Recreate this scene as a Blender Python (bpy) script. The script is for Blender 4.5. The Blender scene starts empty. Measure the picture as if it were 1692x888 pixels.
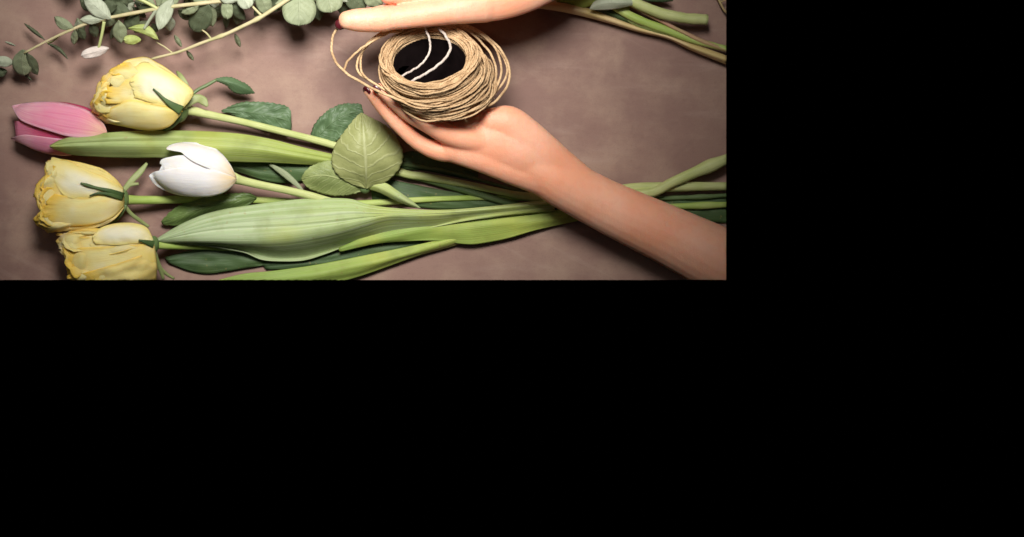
import bpy, bmesh, math, random
from mathutils import Vector, Matrix, noise

sc = bpy.context.scene
C = sc.collection
PI = math.pi
S = 0.0005          # metres of table per pixel of the photograph
D = 1.6             # camera height above the table
CX, CY = 600, 231   # the camera hangs over the middle of the photographed area

# ------------------------------------------------------------------ camera
cam = bpy.data.cameras.new('camera'); camo = bpy.data.objects.new('camera', cam); C.objects.link(camo)
camo.location = (0, 0, D)
cam.sensor_width = 36; cam.lens = 36 * D / (1692 * S)
cam.shift_x = (846 - CX) / 1692; cam.shift_y = -(444 - CY) / 1692
cam.clip_start = 0.05; cam.clip_end = 20
sc.camera = camo

# ------------------------------------------------------------------ world: a dark room
w = bpy.data.worlds.new('World'); sc.world = w; w.use_nodes = True
w.node_tree.nodes['Background'].inputs[0].default_value = (0, 0, 0, 1)
w.node_tree.nodes['Background'].inputs[1].default_value = 0

def lamp(name, kind, loc, target, energy, color, **kw):
    l = bpy.data.lights.new(name, kind); o = bpy.data.objects.new(name, l); C.objects.link(o)
    o.location = loc
    o.rotation_euler = (Vector(target) - Vector(loc)).to_track_quat('-Z', 'Y').to_euler()
    l.energy = energy; l.color = color
    for k, v in kw.items(): setattr(l, k, v)
    return o
lamp('key_lamp', 'SPOT', (-0.01, 0.38, 0.80), (-0.035, 0.10, 0.0), 64, (1.0, 0.965, 0.925),
     spot_size=math.radians(48.5), spot_blend=1.0, shadow_soft_size=0.16)
lamp('fill_lamp', 'AREA', (-0.5, 0.6, 2.3), (0, 0, 0), 3.3, (1.0, 0.95, 0.93), size=1.6)

sc.view_settings.view_transform = 'Standard'; sc.view_settings.look = 'None'
sc.view_settings.exposure = 0.0; sc.view_settings.gamma = 1.0
sc.render.film_transparent = False

# ------------------------------------------------------------------ helpers
def W(px, py, z=0.0):
    """a place on (or z metres above) the table, from its position in the photograph"""
    k = S * (D - z) / D
    return Vector(((px - CX) * k, -(py - CY) * k, z))

def cr(p0, p1, p2, p3, t):
    return tuple(0.5 * ((2*b) + (-a + c)*t + (2*a - 5*b + 4*c - d)*t*t + (-a + 3*b - 3*c + d)*t*t*t)
                 for a, b, c, d in zip(p0, p1, p2, p3))

def spline(pts, n):
    """n points evenly spread along a Catmull-Rom curve through pts"""
    pts = [tuple(float(v) for v in p) for p in pts]
    if len(pts) == 1: return pts * n
    ext = [tuple(2*a - b for a, b in zip(pts[0], pts[1]))] + pts + [tuple(2*a - b for a, b in zip(pts[-1], pts[-2]))]
    fine = []
    for i in range(len(pts) - 1):
        for k in range(12):
            fine.append(cr(ext[i], ext[i+1], ext[i+2], ext[i+3], k / 12))
    fine.append(pts[-1])
    L = [0]
    for a, b in zip(fine, fine[1:]):
        L.append(L[-1] + math.sqrt(sum((x - y)**2 for x, y in zip(a[:3], b[:3]))) + 1e-9)
    out = []; j = 0
    for i in range(n):
        d = L[-1] * i / (n - 1)
        while j < len(L) - 2 and L[j+1] < d: j += 1
        t = (d - L[j]) / (L[j+1] - L[j]); t = min(max(t, 0), 1)
        out.append(tuple(x + (y - x) * t for x, y in zip(fine[j], fine[j+1])))
    return out

def link(name, me, mat, parent=None):
    o = bpy.data.objects.new(name, me); C.objects.link(o)
    if mat: me.materials.append(mat)
    if parent: o.parent = parent
    return o

def tag(o, label=None, cat=None, group=None, kind=None):
    if label: o['label'] = label
    if cat: o['category'] = cat
    if group: o['group'] = group
    if kind: o['kind'] = kind
    return o

def thing(name, label, cat, group=None):
    o = bpy.data.objects.new(name, None); C.objects.link(o); o.empty_display_size = 0.01
    return tag(o, label, cat, group)

def mesh_from(name, verts, faces, uvs=None, smooth=True):
    me = bpy.data.meshes.new(name)
    me.from_pydata([tuple(v) for v in verts], [], faces)
    if uvs:
        uv = me.uv_layers.new(name='UVMap')
        for lp in me.loops: uv.data[lp.index].uv = uvs[lp.vertex_index]
    if smooth:
        me.polygons.foreach_set('use_smooth', [True] * len(me.polygons))
    me.update()
    return me

def clip_mesh(me, right=None, bottom=None, fill=False):
    """end a mesh where the table ends"""
    bm = bmesh.new(); bm.from_mesh(me)
    cuts = []
    cam_p = Vector((0, 0, D))
    if right is not None:
        p = W(right, 0, 0); q = W(right, 500, 0)
        n = (p - cam_p).cross(q - cam_p).normalized()
        if n.x < 0: n = -n
        cuts.append(n)
    if bottom is not None:
        p = W(0, bottom, 0); q = W(1200, bottom, 0)
        n = (p - cam_p).cross(q - cam_p).normalized()
        if n.y > 0: n = -n
        cuts.append(n)
    for n in cuts:
        r = bmesh.ops.bisect_plane(bm, geom=bm.verts[:] + bm.edges[:] + bm.faces[:], dist=1e-6,
                                   plane_co=cam_p, plane_no=n, clear_outer=True)
        if fill:
            ed = [e for e in r['geom_cut'] if isinstance(e, bmesh.types.BMEdge)]
            bmesh.ops.holes_fill(bm, edges=ed, sides=0)
    bm.to_mesh(me); bm.free(); me.update()

def blade(name, rails, mat, parent, env=None, lift=0.0, dome=0.0, N=40, M=12, rag=0.0, ragf=9.0, ripple=0.0,
          ripf=6.0, seed=0, curl=0.0, thick=0.35, prof=None, clip=None, endcurl=0.0, serr=0.0, edge_ripple=0.0):
    """a leaf or petal: a sheet through rails (px, py[, z mm]) that run from tip or rim to base"""
    R = [spline([(p[0], p[1], (p[2] if len(p) > 2 else 0.0)) for p in r], N) for r in rails]
    if len(R) == 2:
        R = [R[0], [tuple((x + y) / 2 for x, y in zip(a, b)) for a, b in zip(*R)], R[1]]
    K = len(R)
    verts, uvs = [], []
    for i in range(N):
        u = i / (N - 1)
        col = [R[k][i] for k in range(K)]
        ext = [tuple(2*a - b for a, b in zip(col[0], col[1]))] + col + [tuple(2*a - b for a, b in zip(col[-1], col[-2]))]
        for j in range(M):
            t = j / (M - 1); f = t * (K - 1); k = min(int(f), K - 2)
            x, y, z = cr(ext[k], ext[k+1], ext[k+2], ext[k+3], f - k)
            if rag:
                nz = noise.noise(Vector((t * ragf, seed * 3.1, 0.5))) + 0.5 * noise.noise(Vector((t * ragf * 2.7, seed * 5.3, 4.5)))
                x2, y2, _ = R[min(int(f + .5), K-1)][min(i + 2, N-1)]
                d = Vector((x - x2, y - y2)); 
                if d.length > 1e-6: d.normalize()
                g = max(0, 1 - u / 0.25)**1.5 * rag * nz
                x += d.x * g; y += d.y * g
            if serr:
                e = abs(2*t - 1)**8
                s_ = (((u * 16) % 1.0) - 0.5) * serr * e * (1 if t > .5 else -1)
                cx_ = (R[0][i][0] - R[-1][i][0]); cy_ = (R[0][i][1] - R[-1][i][1]); l_ = math.hypot(cx_, cy_) + 1e-6
                x -= cx_ / l_ * s_; y -= cy_ / l_ * s_
            if env: z += env(x, y)
            z += lift + dome * math.sin(PI * t)
            if prof: z += prof(u, t)
            if ripple: z += ripple * noise.noise(Vector((u * ripf, t * ripf * 0.6, seed * 7.7)))
            if edge_ripple: z += edge_ripple * abs(2*t - 1)**3 * noise.noise(Vector((u * ripf * 1.7, t * 2, seed * 2.3)))
            if curl: z += curl * max(0, 1 - u / 0.22)**2
            if endcurl: z += endcurl * max(0, (u - 0.6) / 0.4)**2
            z = max(z, 0.7)
            verts.append(W(x, y, z * 0.001)); uvs.append((u, t))
    faces = [(i*M + j, (i+1)*M + j, (i+1)*M + j + 1, i*M + j + 1) for i in range(N-1) for j in range(M-1)]
    me = mesh_from(name, verts, faces, uvs)
    if clip: clip_mesh(me, **clip)
    o = link(name, me, mat, parent)
    s = o.modifiers.new('thickness', 'SOLIDIFY'); s.thickness = thick * 0.001; s.offset = 0
    return o

def tube_geo(path, radii, seg=8, flat=1.0, verts=None, faces=None, uvs=None, cap=True, up=None, u0=0.0):
    """sweep a circle along world points"""
    verts = [] if verts is None else verts; faces = [] if faces is None else faces; uvs = [] if uvs is None else uvs
    base = len(verts); n = len(path); prev = None; dist = 0
    for i, p in enumerate(path):
        t = (path[min(i+1, n-1)] - path[max(i-1, 0)])
        t = t.normalized() if t.length > 1e-9 else Vector((1, 0, 0))
        if prev is None:
            a = up or Vector((0, 0, 1))
            if abs(a.dot(t)) > .95: a = Vector((0, 1, 0))
            nn = (a - t * a.dot(t)).normalized()
        else:
            nn = prev - t * prev.dot(t)
            nn = nn.normalized() if nn.length > 1e-6 else prev
        prev = nn; b = t.cross(nn)
        if i: dist += (p - path[i-1]).length
        for k in range(seg):
            a = 2*PI*k/seg
            verts.append(p + nn * math.cos(a) * radii[i] * flat + b * math.sin(a) * radii[i]); uvs.append((dist * 100 + u0, k / seg))
    for i in range(n-1):
        for k in range(seg):
            k2 = (k+1) % seg
            faces.append((base + i*seg + k, base + i*seg + k2, base + (i+1)*seg + k2, base + (i+1)*seg + k))
    if cap:
        faces.append(tuple(base + k for k in reversed(range(seg))))
        faces.append(tuple(base + (n-1)*seg + k for k in range(seg)))
    return verts, faces, uvs

def tube(name, pts, mat, parent, n=30, seg=10, wob=0.0, flat=1.0, clip=None, seed=0, nodes=()):
    """stem or twig through (px, py, z mm, r px)"""
    q = spline(pts, n)
    path = []; rad = []
    for i, (x, y, z, r) in enumerate(q):
        u = i / (n-1)
        if wob:
            y += wob * noise.noise(Vector((u * 5, seed, 1))); r *= 1 + 0.12 * noise.noise(Vector((u * 14, seed, 3)))
        for nu in nodes: r *= 1 + 0.35 * math.exp(-((u - nu) / 0.02)**2)
        path.append(W(x, y, max(z, r * 0.5 * flat + .3) * 0.001)); rad.append(r * S)
    v, f, u = tube_geo(path, rad, seg, flat)
    me = mesh_from(name, v, f, u)
    if clip: clip_mesh(me, fill=True, **clip)
    return link(name, me, mat, parent)

# ------------------------------------------------------------------ materials
class NT:
    def __init__(s, name):
        s.m = bpy.data.materials.new(name); s.m.use_nodes = True; s.t = s.m.node_tree; s.b = s.t.nodes['Principled BSDF']
    def n(s, typ, **kw):
        x = s.t.nodes.new(typ)
        for k, v in kw.items():
            if k == 'inp':
                for i, val in v.items():
                    if isinstance(val, bpy.types.NodeSocket): s.t.links.new(val, x.inputs[i])
                    else: x.inputs[i].default_value = val
            else: setattr(x, k, v)
        return x
    def math(s, op, a, b=0.0, c=0.0):
        x = s.n('ShaderNodeMath', operation=op, inp={0: a, 1: b, 2: c}); return x.outputs[0]
    def mix(s, f, a, b):
        x = s.n('ShaderNodeMix', data_type='RGBA'); 
        for i, val in ((0, f), (6, a), (7, b)):
            if isinstance(val, bpy.types.NodeSocket): s.t.links.new(val, x.inputs[i])
            else: x.inputs[i].default_value = (*val, 1) if isinstance(val, tuple) and len(val) == 3 else val
        return x.outputs[2]
    def set(s, **kw):
        for k, v in kw.items():
            k = k.replace('_', ' ')
            if isinstance(v, bpy.types.NodeSocket): s.t.links.new(v, s.b.inputs[k])
            else: s.b.inputs[k].default_value = (*v, 1) if isinstance(v, tuple) and len(v) == 3 and 'Color' in k else v
    def ramp(s, f, lo, hi):
        x = s.n('ShaderNodeMapRange', inp={0: f, 1: lo, 2: hi, 3: 0.0, 4: 1.0}); x.interpolation_type = 'SMOOTHSTEP'; return x.outputs[0]
    def bump(s, h, strength, dist=0.001):
        x = s.n('ShaderNodeBump', inp={'Strength': strength, 'Distance': dist, 'Height': h}); s.t.links.new(x.outputs[0], s.b.inputs['Normal'])
    def uv(s):
        x = s.n('ShaderNodeUVMap'); sp = s.n('ShaderNodeSeparateXYZ', inp={0: x.outputs[0]}); return sp.outputs[0], sp.outputs[1]
    def noise(s, scale, detail=3.0, vec=None, rough=0.5):
        x = s.n('ShaderNodeTexNoise', inp={'Scale': scale, 'Detail': detail, 'Roughness': rough})
        s.t.links.new(vec if vec is not None else s.n('ShaderNodeTexCoord').outputs['Object'], x.inputs['Vector'])
        return x.outputs[0]
    def vec(s, a, b, c=0.0):
        return s.n('ShaderNodeCombineXYZ', inp={0: a, 1: b, 2: c}).outputs[0]

def strap_leaf(name, tip, base, streak, rough=0.52, sss=0.08):
    """tulip leaf: fine parallel veins along its length"""
    k = NT(name); u, v = k.uv()
    f = k.noise(1.0, 3, k.vec(k.math('MULTIPLY', u, 1.6), k.math('MULTIPLY', v, 22.0)))
    f2 = k.noise(1.0, 2, k.vec(k.math('MULTIPLY', u, 3.0), k.math('MULTIPLY', v, 70.0)))
    f3 = k.noise(60.0, 3)
    c = k.mix(k.ramp(u, 0.05, 0.95), tip, base)
    c = k.mix(k.math('MULTIPLY', k.ramp(f, 0.35, 0.72), 0.75), c, streak)
    c = k.mix(k.math('MULTIPLY', k.ramp(f3, 0.45, 0.75), 0.4), c, tuple(x * 0.5 for x in base))
    c = k.mix(k.math('MULTIPLY', k.ramp(k.noise(21.0, 3), 0.48, 0.7), 0.45), c, tuple(x * y for x, y in zip(base, (1.15, 1.02, .8))))
    c = k.mix(k.math('MULTIPLY', k.ramp(k.noise(260.0, 2), 0.66, 0.76), 0.5), c, (0.30, 0.24, 0.08))
    k.set(Base_Color=c, Roughness=rough, Specular_IOR_Level=0.35)
    k.set(Subsurface_Weight=sss, Subsurface_Scale=0.002); k.b.inputs['Subsurface Radius'].default_value = (.4, 1, .2)
    h = k.math('ADD', k.math('MULTIPLY', f, 1.0), k.math('MULTIPLY', f2, 0.5))
    k.bump(h, 0.38, 0.0011)
    return k.m

def veined_leaf(name, col, vein, dark, rough=0.55, nv=7.0, amt=1.0, spec=0.4):
    """rose leaf: midrib with curved side veins"""
    k = NT(name); u, v = k.uv()
    d = k.math('ABSOLUTE', k.math('SUBTRACT', v, 0.5))
    wob = k.math('MULTIPLY', k.noise(1.0, 2, k.vec(k.math('MULTIPLY', u, 6.0), k.math('MULTIPLY', v, 6.0))), 0.12)
    ph = k.math('ADD', k.math('ADD', u, k.math('MULTIPLY', d, 0.55)), wob)
    s = k.math('ABSOLUTE', k.math('SUBTRACT', k.math('FRACT', k.math('MULTIPLY', ph, nv)), 0.5))
    side = k.math('SUBTRACT', 1.0, k.ramp(s, 0.0, 0.13))
    mid = k.math('SUBTRACT', 1.0, k.ramp(d, 0.008, 0.03))
    vn = k.math('MAXIMUM', k.math('MULTIPLY', side, 0.6), mid)
    big = k.noise(45.0, 4); fine = k.noise(420.0, 3)
    c = k.mix(k.math('MULTIPLY', k.ramp(big, 0.35, 0.7), 0.6), col, dark)
    c = k.mix(k.math('MULTIPLY', k.ramp(fine, 0.4, 0.7), 0.25), c, dark)
    c = k.mix(k.math('MULTIPLY', vn, 0.55 * amt), c, vein)
    k.set(Base_Color=c, Roughness=rough, Specular_IOR_Level=spec)
    cell = k.math('MULTIPLY', fine, 0.3)
    k.bump(k.math('ADD', k.math('ADD', k.math('MULTIPLY', vn, 0.9), k.math('MULTIPLY', s, 0.6)), cell), 0.6, 0.0008)
    return k.m

def petal_mat(name, rim, mid, base, streak, sss=0.4, rough=0.55, sf=16.0, stren=0.4, blotch=None, edge=0.0, edgec=None, e0=0.36):
    k = NT(name); u, v = k.uv()
    f = k.noise(1.0, 3, k.vec(k.math('MULTIPLY', u, 1.5), k.math('MULTIPLY', v, sf)))
    fv = k.noise(1.0, 2, k.vec(k.math('MULTIPLY', u, 3.5), k.math('MULTIPLY', v, 75.0)))
    g = k.noise(55.0, 4); g2 = k.noise(420.0, 3)
    gg = k.math('MULTIPLY', k.math('SUBTRACT', g, 0.5), 0.5)
    c = k.mix(k.ramp(k.math('ADD', u, gg), 0.0, 0.36), rim, mid)
    c = k.mix(k.ramp(u, 0.62, 1.0), c, base)
    c = k.mix(k.math('MULTIPLY', k.ramp(f, 0.4, 0.75), stren), c, streak)
    if blotch: c = k.mix(k.math('MULTIPLY', k.ramp(k.noise(38.0, 2), 0.5, 0.75), 0.6), c, blotch)
    d = k.math('ADD', k.math('ABSOLUTE', k.math('SUBTRACT', v, 0.5)), k.math('MULTIPLY', gg, 0.35))
    if edge: c = k.mix(k.math('MULTIPLY', k.ramp(d, e0, 0.50), edge), c, edgec or rim)
    c = k.mix(k.math('MULTIPLY', k.ramp(fv, 0.45, 0.75), 0.16), c, tuple(x * y for x, y in zip(streak, (0.9, .78, .7))))
    k.set(Base_Color=c, Roughness=rough, Specular_IOR_Level=0.25, Subsurface_Weight=sss, Subsurface_Scale=0.004)
    k.b.inputs['Subsurface Radius'].default_value = (1, .7, .4)
    h = k.math('ADD', f, k.math('MULTIPLY', g, 0.5)); h = k.math('ADD', h, k.math('MULTIPLY', fv, 0.7)); h = k.math('ADD', h, k.math('MULTIPLY', g2, 0.2))
    k.bump(h, 0.45, 0.0012)
    return k.m

def stem_mat(name, a, b, rough=0.45, scale=50.0):
    k = NT(name)
    f = k.noise(scale, 4); f2 = k.noise(scale * 6, 3)
    u, v = k.uv(); l = k.noise(1.0, 2, k.vec(k.math('MULTIPLY', u, 0.4), k.math('MULTIPLY', v, 14.0)))
    c = k.mix(k.ramp(f, 0.35, 0.7), a, b)
    c = k.mix(k.math('MULTIPLY', k.ramp(l, 0.5, 0.75), 0.35), c, tuple(x * 0.5 for x in b))
    k.set(Base_Color=c, Roughness=rough); k.bump(k.math('ADD', l, k.math('MULTIPLY', f2, 0.4)), 0.5, 0.0007)
    return k.m

def table_mat():
    k = NT('painted_board')
    co = k.n('ShaderNodeTexCoord').outputs['Object']
    a = k.noise(4.5, 4, co, 0.55); b = k.noise(17.0, 5, co, 0.6); c_ = k.noise(160.0, 4, co)
    sv = k.n('ShaderNodeMapping', inp={'Vector': co, 'Scale': (5.0, 26.0, 5.0), 'Rotation': (0, 0, 0.35)}).outputs[0]
    st = k.noise(1.6, 5, sv, 0.65)
    c = k.mix(k.ramp(a, 0.3, 0.7), (0.21, 0.122, 0.099), (0.29, 0.176, 0.138))
    c = k.mix(k.math('MULTIPLY', k.ramp(b, 0.42, 0.72), 0.65), c, (0.39, 0.268, 0.195))
    c = k.mix(k.math('MULTIPLY', k.ramp(st, 0.5, 0.78), 0.4), c, (0.44, 0.32, 0.26))
    c = k.mix(k.math('MULTIPLY', k.ramp(c_, 0.5, 0.8), 0.2), c, (0.17, 0.09, 0.075))
    for rot, sc_, th, col, am in ((0.5, (7, 120, 7), .66, (0.42, 0.31, 0.25), .12), (-0.8, (9, 150, 9), .68, (0.16, 0.10, 0.08), .16)):
        mr = k.n('ShaderNodeMapping', inp={'Vector': co, 'Rotation': (0, 0, rot)}).outputs[0]
        mv = k.n('ShaderNodeMapping', inp={'Vector': mr, 'Scale': sc_}).outputs[0]
        c = k.mix(k.math('MULTIPLY', k.ramp(k.noise(1.0, 3, mv), th - .06, th + .05), am), c, col)
    fine = k.noise(900.0, 2, co); c = k.mix(k.math('MULTIPLY', k.ramp(fine, .5, .8), 0.22), c, (0.12, 0.07, 0.06))
    k.set(Base_Color=c, Roughness=0.62, Specular_IOR_Level=0.3)
    k.bump(k.math('ADD', k.math('MULTIPLY', c_, 0.3), k.math('ADD', b, st)), 0.25, 0.0015)
    return k.m

def skin_mat(name='skin'):
    k = NT(name); co = k.n('ShaderNodeTexCoord').outputs['Object']
    a = k.noise(24.0, 4, co); b = k.noise(1100.0, 3, co); cz = k.noise(150.0, 5, co, .6)
    # fine creases running across the limbs
    mp = k.n('ShaderNodeMapping', inp={'Vector': co, 'Rotation': (0, 0, 0.46), 'Scale': (420.0, 90.0, 90.0)}).outputs[0]
    cr_ = k.noise(1.0, 2, mp)
    c = k.mix(k.ramp(a, 0.32, 0.68), (0.88, 0.40, 0.24), (0.90, 0.49, 0.33))
    c = k.mix(k.math('MULTIPLY', k.ramp(cz, 0.45, 0.72), 0.28), c, (0.85, 0.33, 0.21))
    c = k.mix(k.math('MULTIPLY', k.ramp(b, 0.55, 0.75), 0.15), c, (0.70, 0.30, 0.17))
    k.set(Base_Color=c, Roughness=k.math('ADD', 0.36, k.math('MULTIPLY', cz, 0.25)), Specular_IOR_Level=0.45, Subsurface_Weight=0.45, Subsurface_Scale=0.007)
    k.b.inputs['Subsurface Radius'].default_value = (1.0, 0.3, 0.15)
    k.bump(k.math('ADD', k.math('MULTIPLY', b, 0.9), k.math('ADD', cz, k.math('MULTIPLY', cr_, 0.8))), 0.5, 0.0006)
    return k.m

def twine_mat(name, a, b):
    k = NT(name); u, v = k.uv()
    # the lay of the twist: slanting stripes round the strand
    st = k.math('SINE', k.math('MULTIPLY', k.math('ADD', k.math('MULTIPLY', u, 3.2), v), 2 * PI))
    f = k.noise(140.0, 3); g = k.noise(900.0, 3)
    c = k.mix(k.ramp(f, 0.35, 0.7), a, b)
    lo = k.noise(1.0, 2, k.vec(k.math('MULTIPLY', u, 0.06), 0.0))
    c = k.mix(k.math('MULTIPLY', k.ramp(lo, 0.42, 0.62), 0.6), c, tuple(x * 0.6 for x in b))
    c = k.mix(k.math('MULTIPLY', k.ramp(st, 0.1, -0.9), 0.22), c, tuple(x * 0.45 for x in b))
    c = k.mix(k.math('MULTIPLY', k.ramp(g, 0.45, 0.7), 0.35), c, tuple(min(1, x * 1.25) for x in a))
    k.set(Base_Color=c, Roughness=0.85, Specular_IOR_Level=0.15)
    k.bump(k.math('ADD', k.math('MULTIPLY', st, 0.5), k.math('MULTIPLY', g, 1.2)), 0.6, 0.0003)
    return k.m

def plain(name, col, rough=0.5, spec=0.5):
    k = NT(name); f = k.noise(120.0, 3)
    k.set(Base_Color=k.mix(k.ramp(f, .3, .7), col, tuple(x * 0.75 for x in col)), Roughness=rough, Specular_IOR_Level=spec)
    return k.m

M = {
 'table': table_mat(),
 'tulip_leaf': strap_leaf('pale_tulip_leaf', (0.29, 0.38, 0.19), (0.36, 0.44, 0.12), (0.46, 0.53, 0.33)),
 'tulip_leaf_fresh': strap_leaf('fresh_tulip_leaf', (0.25, 0.33, 0.11), (0.31, 0.38, 0.075), (0.37, 0.43, 0.18)),
 'tulip_leaf_lime': strap_leaf('lime_tulip_leaf', (0.20, 0.30, 0.06), (0.40, 0.47, 0.10), (0.30, 0.42, 0.09)),
 'deep_leaf_gap_shade': strap_leaf('deep_tulip_leaf_gap_shade', (0.045, 0.085, 0.03), (0.07, 0.12, 0.04), (0.08, 0.14, 0.05)),  # darkened so that leaves in the gaps stand in for shade
 'rose_pale': veined_leaf('pale_rose_leaf_underside', (0.31, 0.33, 0.13), (0.45, 0.47, 0.25), (0.21, 0.23, 0.075)),
 'rose_pale_b': veined_leaf('olive_rose_leaf_underside', (0.26, 0.31, 0.11), (0.42, 0.47, 0.2), (0.13, 0.17, 0.05), nv=9),
 'rose_dark': veined_leaf('dark_rose_leaf', (0.10, 0.165, 0.075), (0.17, 0.25, 0.12), (0.055, 0.10, 0.045), rough=0.5, amt=.5, spec=0.35),
 'rose_mid': veined_leaf('mid_green_rose_leaf', (0.12, 0.185, 0.05), (0.25, 0.33, 0.12), (0.06, 0.10, 0.025), rough=0.45, amt=.7),
 'euc': veined_leaf('eucalyptus_leaf', (0.27, 0.31, 0.18), (0.41, 0.44, 0.29), (0.18, 0.21, 0.12), rough=0.6, amt=.5, nv=6),
 'euc_pale': veined_leaf('pale_eucalyptus_leaf', (0.46, 0.50, 0.37), (0.60, 0.63, 0.48), (0.32, 0.36, 0.24), rough=0.6, amt=.5),
 'euc_dark': veined_leaf('dark_eucalyptus_leaf', (0.12, 0.145, 0.08), (0.19, 0.21, 0.12), (0.07, 0.09, 0.05), rough=0.6, amt=.4),
 'euc_white': veined_leaf('whitish_eucalyptus_leaf', (0.74, 0.66, 0.60), (0.8, 0.74, 0.66), (0.62, 0.52, 0.45), rough=0.6, amt=.3),
 'euc_lime': strap_leaf('lime_eucalyptus_leaf', (0.40, 0.46, 0.16), (0.33, 0.42, 0.12), (0.5, 0.55, 0.22)),
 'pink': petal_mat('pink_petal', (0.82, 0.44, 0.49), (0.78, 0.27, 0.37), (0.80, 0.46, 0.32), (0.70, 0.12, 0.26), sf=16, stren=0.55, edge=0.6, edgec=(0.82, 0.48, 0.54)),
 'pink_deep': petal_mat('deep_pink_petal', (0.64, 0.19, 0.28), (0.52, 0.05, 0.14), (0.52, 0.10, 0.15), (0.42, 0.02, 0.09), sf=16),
 'white': petal_mat('white_petal', (0.88, 0.86, 0.83), (0.84, 0.79, 0.75), (0.84, 0.58, 0.30), (0.84, 0.72, 0.63), sf=5, stren=0.5, blotch=(0.86, 0.74, 0.64), edge=0.6, edgec=(0.9, 0.89, 0.87)),
 'yellow': petal_mat('yellow_petal', (0.88, 0.53, 0.08), (0.88, 0.72, 0.30), (0.86, 0.61, 0.17), (0.88, 0.56, 0.13), sf=3.0, stren=0.45, blotch=(0.87, 0.78, 0.55), edge=0.75, edgec=(0.84, 0.52, 0.07)),
 'cream': petal_mat('cream_highlight_petal', (0.88, 0.68, 0.22), (0.88, 0.79, 0.54), (0.88, 0.72, 0.32), (0.88, 0.74, 0.38), sf=2.5, stren=0.5, edge=1.0, edgec=(0.88, 0.68, 0.22), e0=0.14, blotch=(0.89, 0.82, 0.66)),  # cream tone also carries the diffuse highlight on the rose petals
 'gold': petal_mat('golden_petal', (0.84, 0.54, 0.09), (0.85, 0.66, 0.24), (0.80, 0.58, 0.18), (0.84, 0.52, 0.12), sf=3.5, stren=0.5, blotch=(0.86, 0.70, 0.38), edge=0.6, edgec=(0.80, 0.45, 0.05)),
 'stem': stem_mat('green_stem', (0.32, 0.45, 0.09), (0.44, 0.52, 0.16)),
 'stem_pale': stem_mat('pale_stem', (0.52, 0.56, 0.24), (0.44, 0.50, 0.18)),
 'stem_dark': stem_mat('dark_green_stem', (0.09, 0.15, 0.05), (0.14, 0.2, 0.08)),
 'stem_tan': stem_mat('tan_stem', (0.62, 0.46, 0.24), (0.55, 0.42, 0.17)),
 'stem_pink': stem_mat('reddish_stem', (0.50, 0.27, 0.18), (0.42, 0.33, 0.14)),
 'twig': stem_mat('straw_twig', (0.60, 0.52, 0.30), (0.48, 0.45, 0.22), scale=90),
 'sepal': stem_mat('sepal_green', (0.035, 0.075, 0.02), (0.10, 0.16, 0.05)),
 'sepal_mid': stem_mat('calyx_green', (0.11, 0.18, 0.06), (0.20, 0.27, 0.10)),
 'sepal_pale': stem_mat('pale_sepal', (0.34, 0.38, 0.16), (0.24, 0.30, 0.10)),
 'skin': skin_mat(),
 'nail': plain('dark_nail', (0.10, 0.012, 0.018), 0.25),
 'twine': twine_mat('jute_twine', (0.70, 0.49, 0.28), (0.46, 0.29, 0.15)),
 'twine_pale': twine_mat('pale_twine', (0.72, 0.62, 0.54), (0.55, 0.46, 0.40)),
 'shade_core': plain('shade_black', (0.006, 0.004, 0.004), 1.0, 0.0),  # black tone for the shade inside the coil
}

# ------------------------------------------------------------------ the table
bm = bmesh.new()
x0, y0 = -0.62, 0.42; x1, y1 = W(1200, 463).x, W(1200, 463).y
NX, NY = 60, 42
for (za) in (0,):
    vs = [[bm.verts.new((x0 + (x1 - x0) * i / NX, y0 + (y1 - y0) * j / NY, 0)) for j in range(NY + 1)] for i in range(NX + 1)]
    for i in range(NX):
        for j in range(NY):
            bm.faces.new((vs[i][j], vs[i][j+1], vs[i+1][j+1], vs[i+1][j]))
r = bmesh.ops.extrude_face_region(bm, geom=bm.faces[:])
bmesh.ops.translate(bm, vec=(0, 0, -0.03), verts=[v for v in r['geom'] if isinstance(v, bmesh.types.BMVert)])
bmesh.ops.recalc_face_normals(bm, faces=bm.faces[:])
me = bpy.data.meshes.new('tabletop'); bm.to_mesh(me); bm.free()
tag(link('tabletop', me, M['table']), 'brown mauve painted tabletop under the flowers', kind='structure')

EDGE_R = dict(right=1200); EDGE_B = dict(bottom=463)

# ------------------------------------------------------------------ flower bodies
def body(cx, cy, a, b, ang, zc, hz, n=2.4):
    """height (mm) of a rounded flower head over the table"""
    ca, sa = math.cos(math.radians(ang)), math.sin(math.radians(ang))
    def f(x, y):
        dx, dy = x - cx, y - cy
        p = (dx*ca + dy*sa) / a; q = (-dx*sa + dy*ca) / b
        s = abs(p)**n + abs(q)**n
        return zc + hz * math.sqrt(max(0.0, 1 - s)) if s < 1 else zc - hz * 0.25 * min(1.0, s - 1)
    return f
def under(f, zc):
    return lambda x, y: 2*zc - f(x, y)

def sepal(pts, mat, parent, label=None, env=None):
    """narrow pointed sepal through (px,py,z,halfwidth px)"""
    A, B = [], []
    for i, (x, y, z, h) in enumerate(pts):
        q = pts[min(i+1, len(pts)-1)]; p = pts[max(i-1, 0)]
        d = Vector((q[0]-p[0], q[1]-p[1])).normalized()
        A.append((x - d.y*h, y + d.x*h, z)); B.append((x + d.y*h, y - d.x*h, z))
    if env: A = [(x, y, 0) for x, y, z in A]; B = [(x, y, 0) for x, y, z in B]
    o = blade('sepal', [A, B], mat, parent, env=env, lift=3.2 if env else 0, dome=0.6, N=22, M=6, thick=0.6)
    if label: o['label'] = label
    return o

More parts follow.
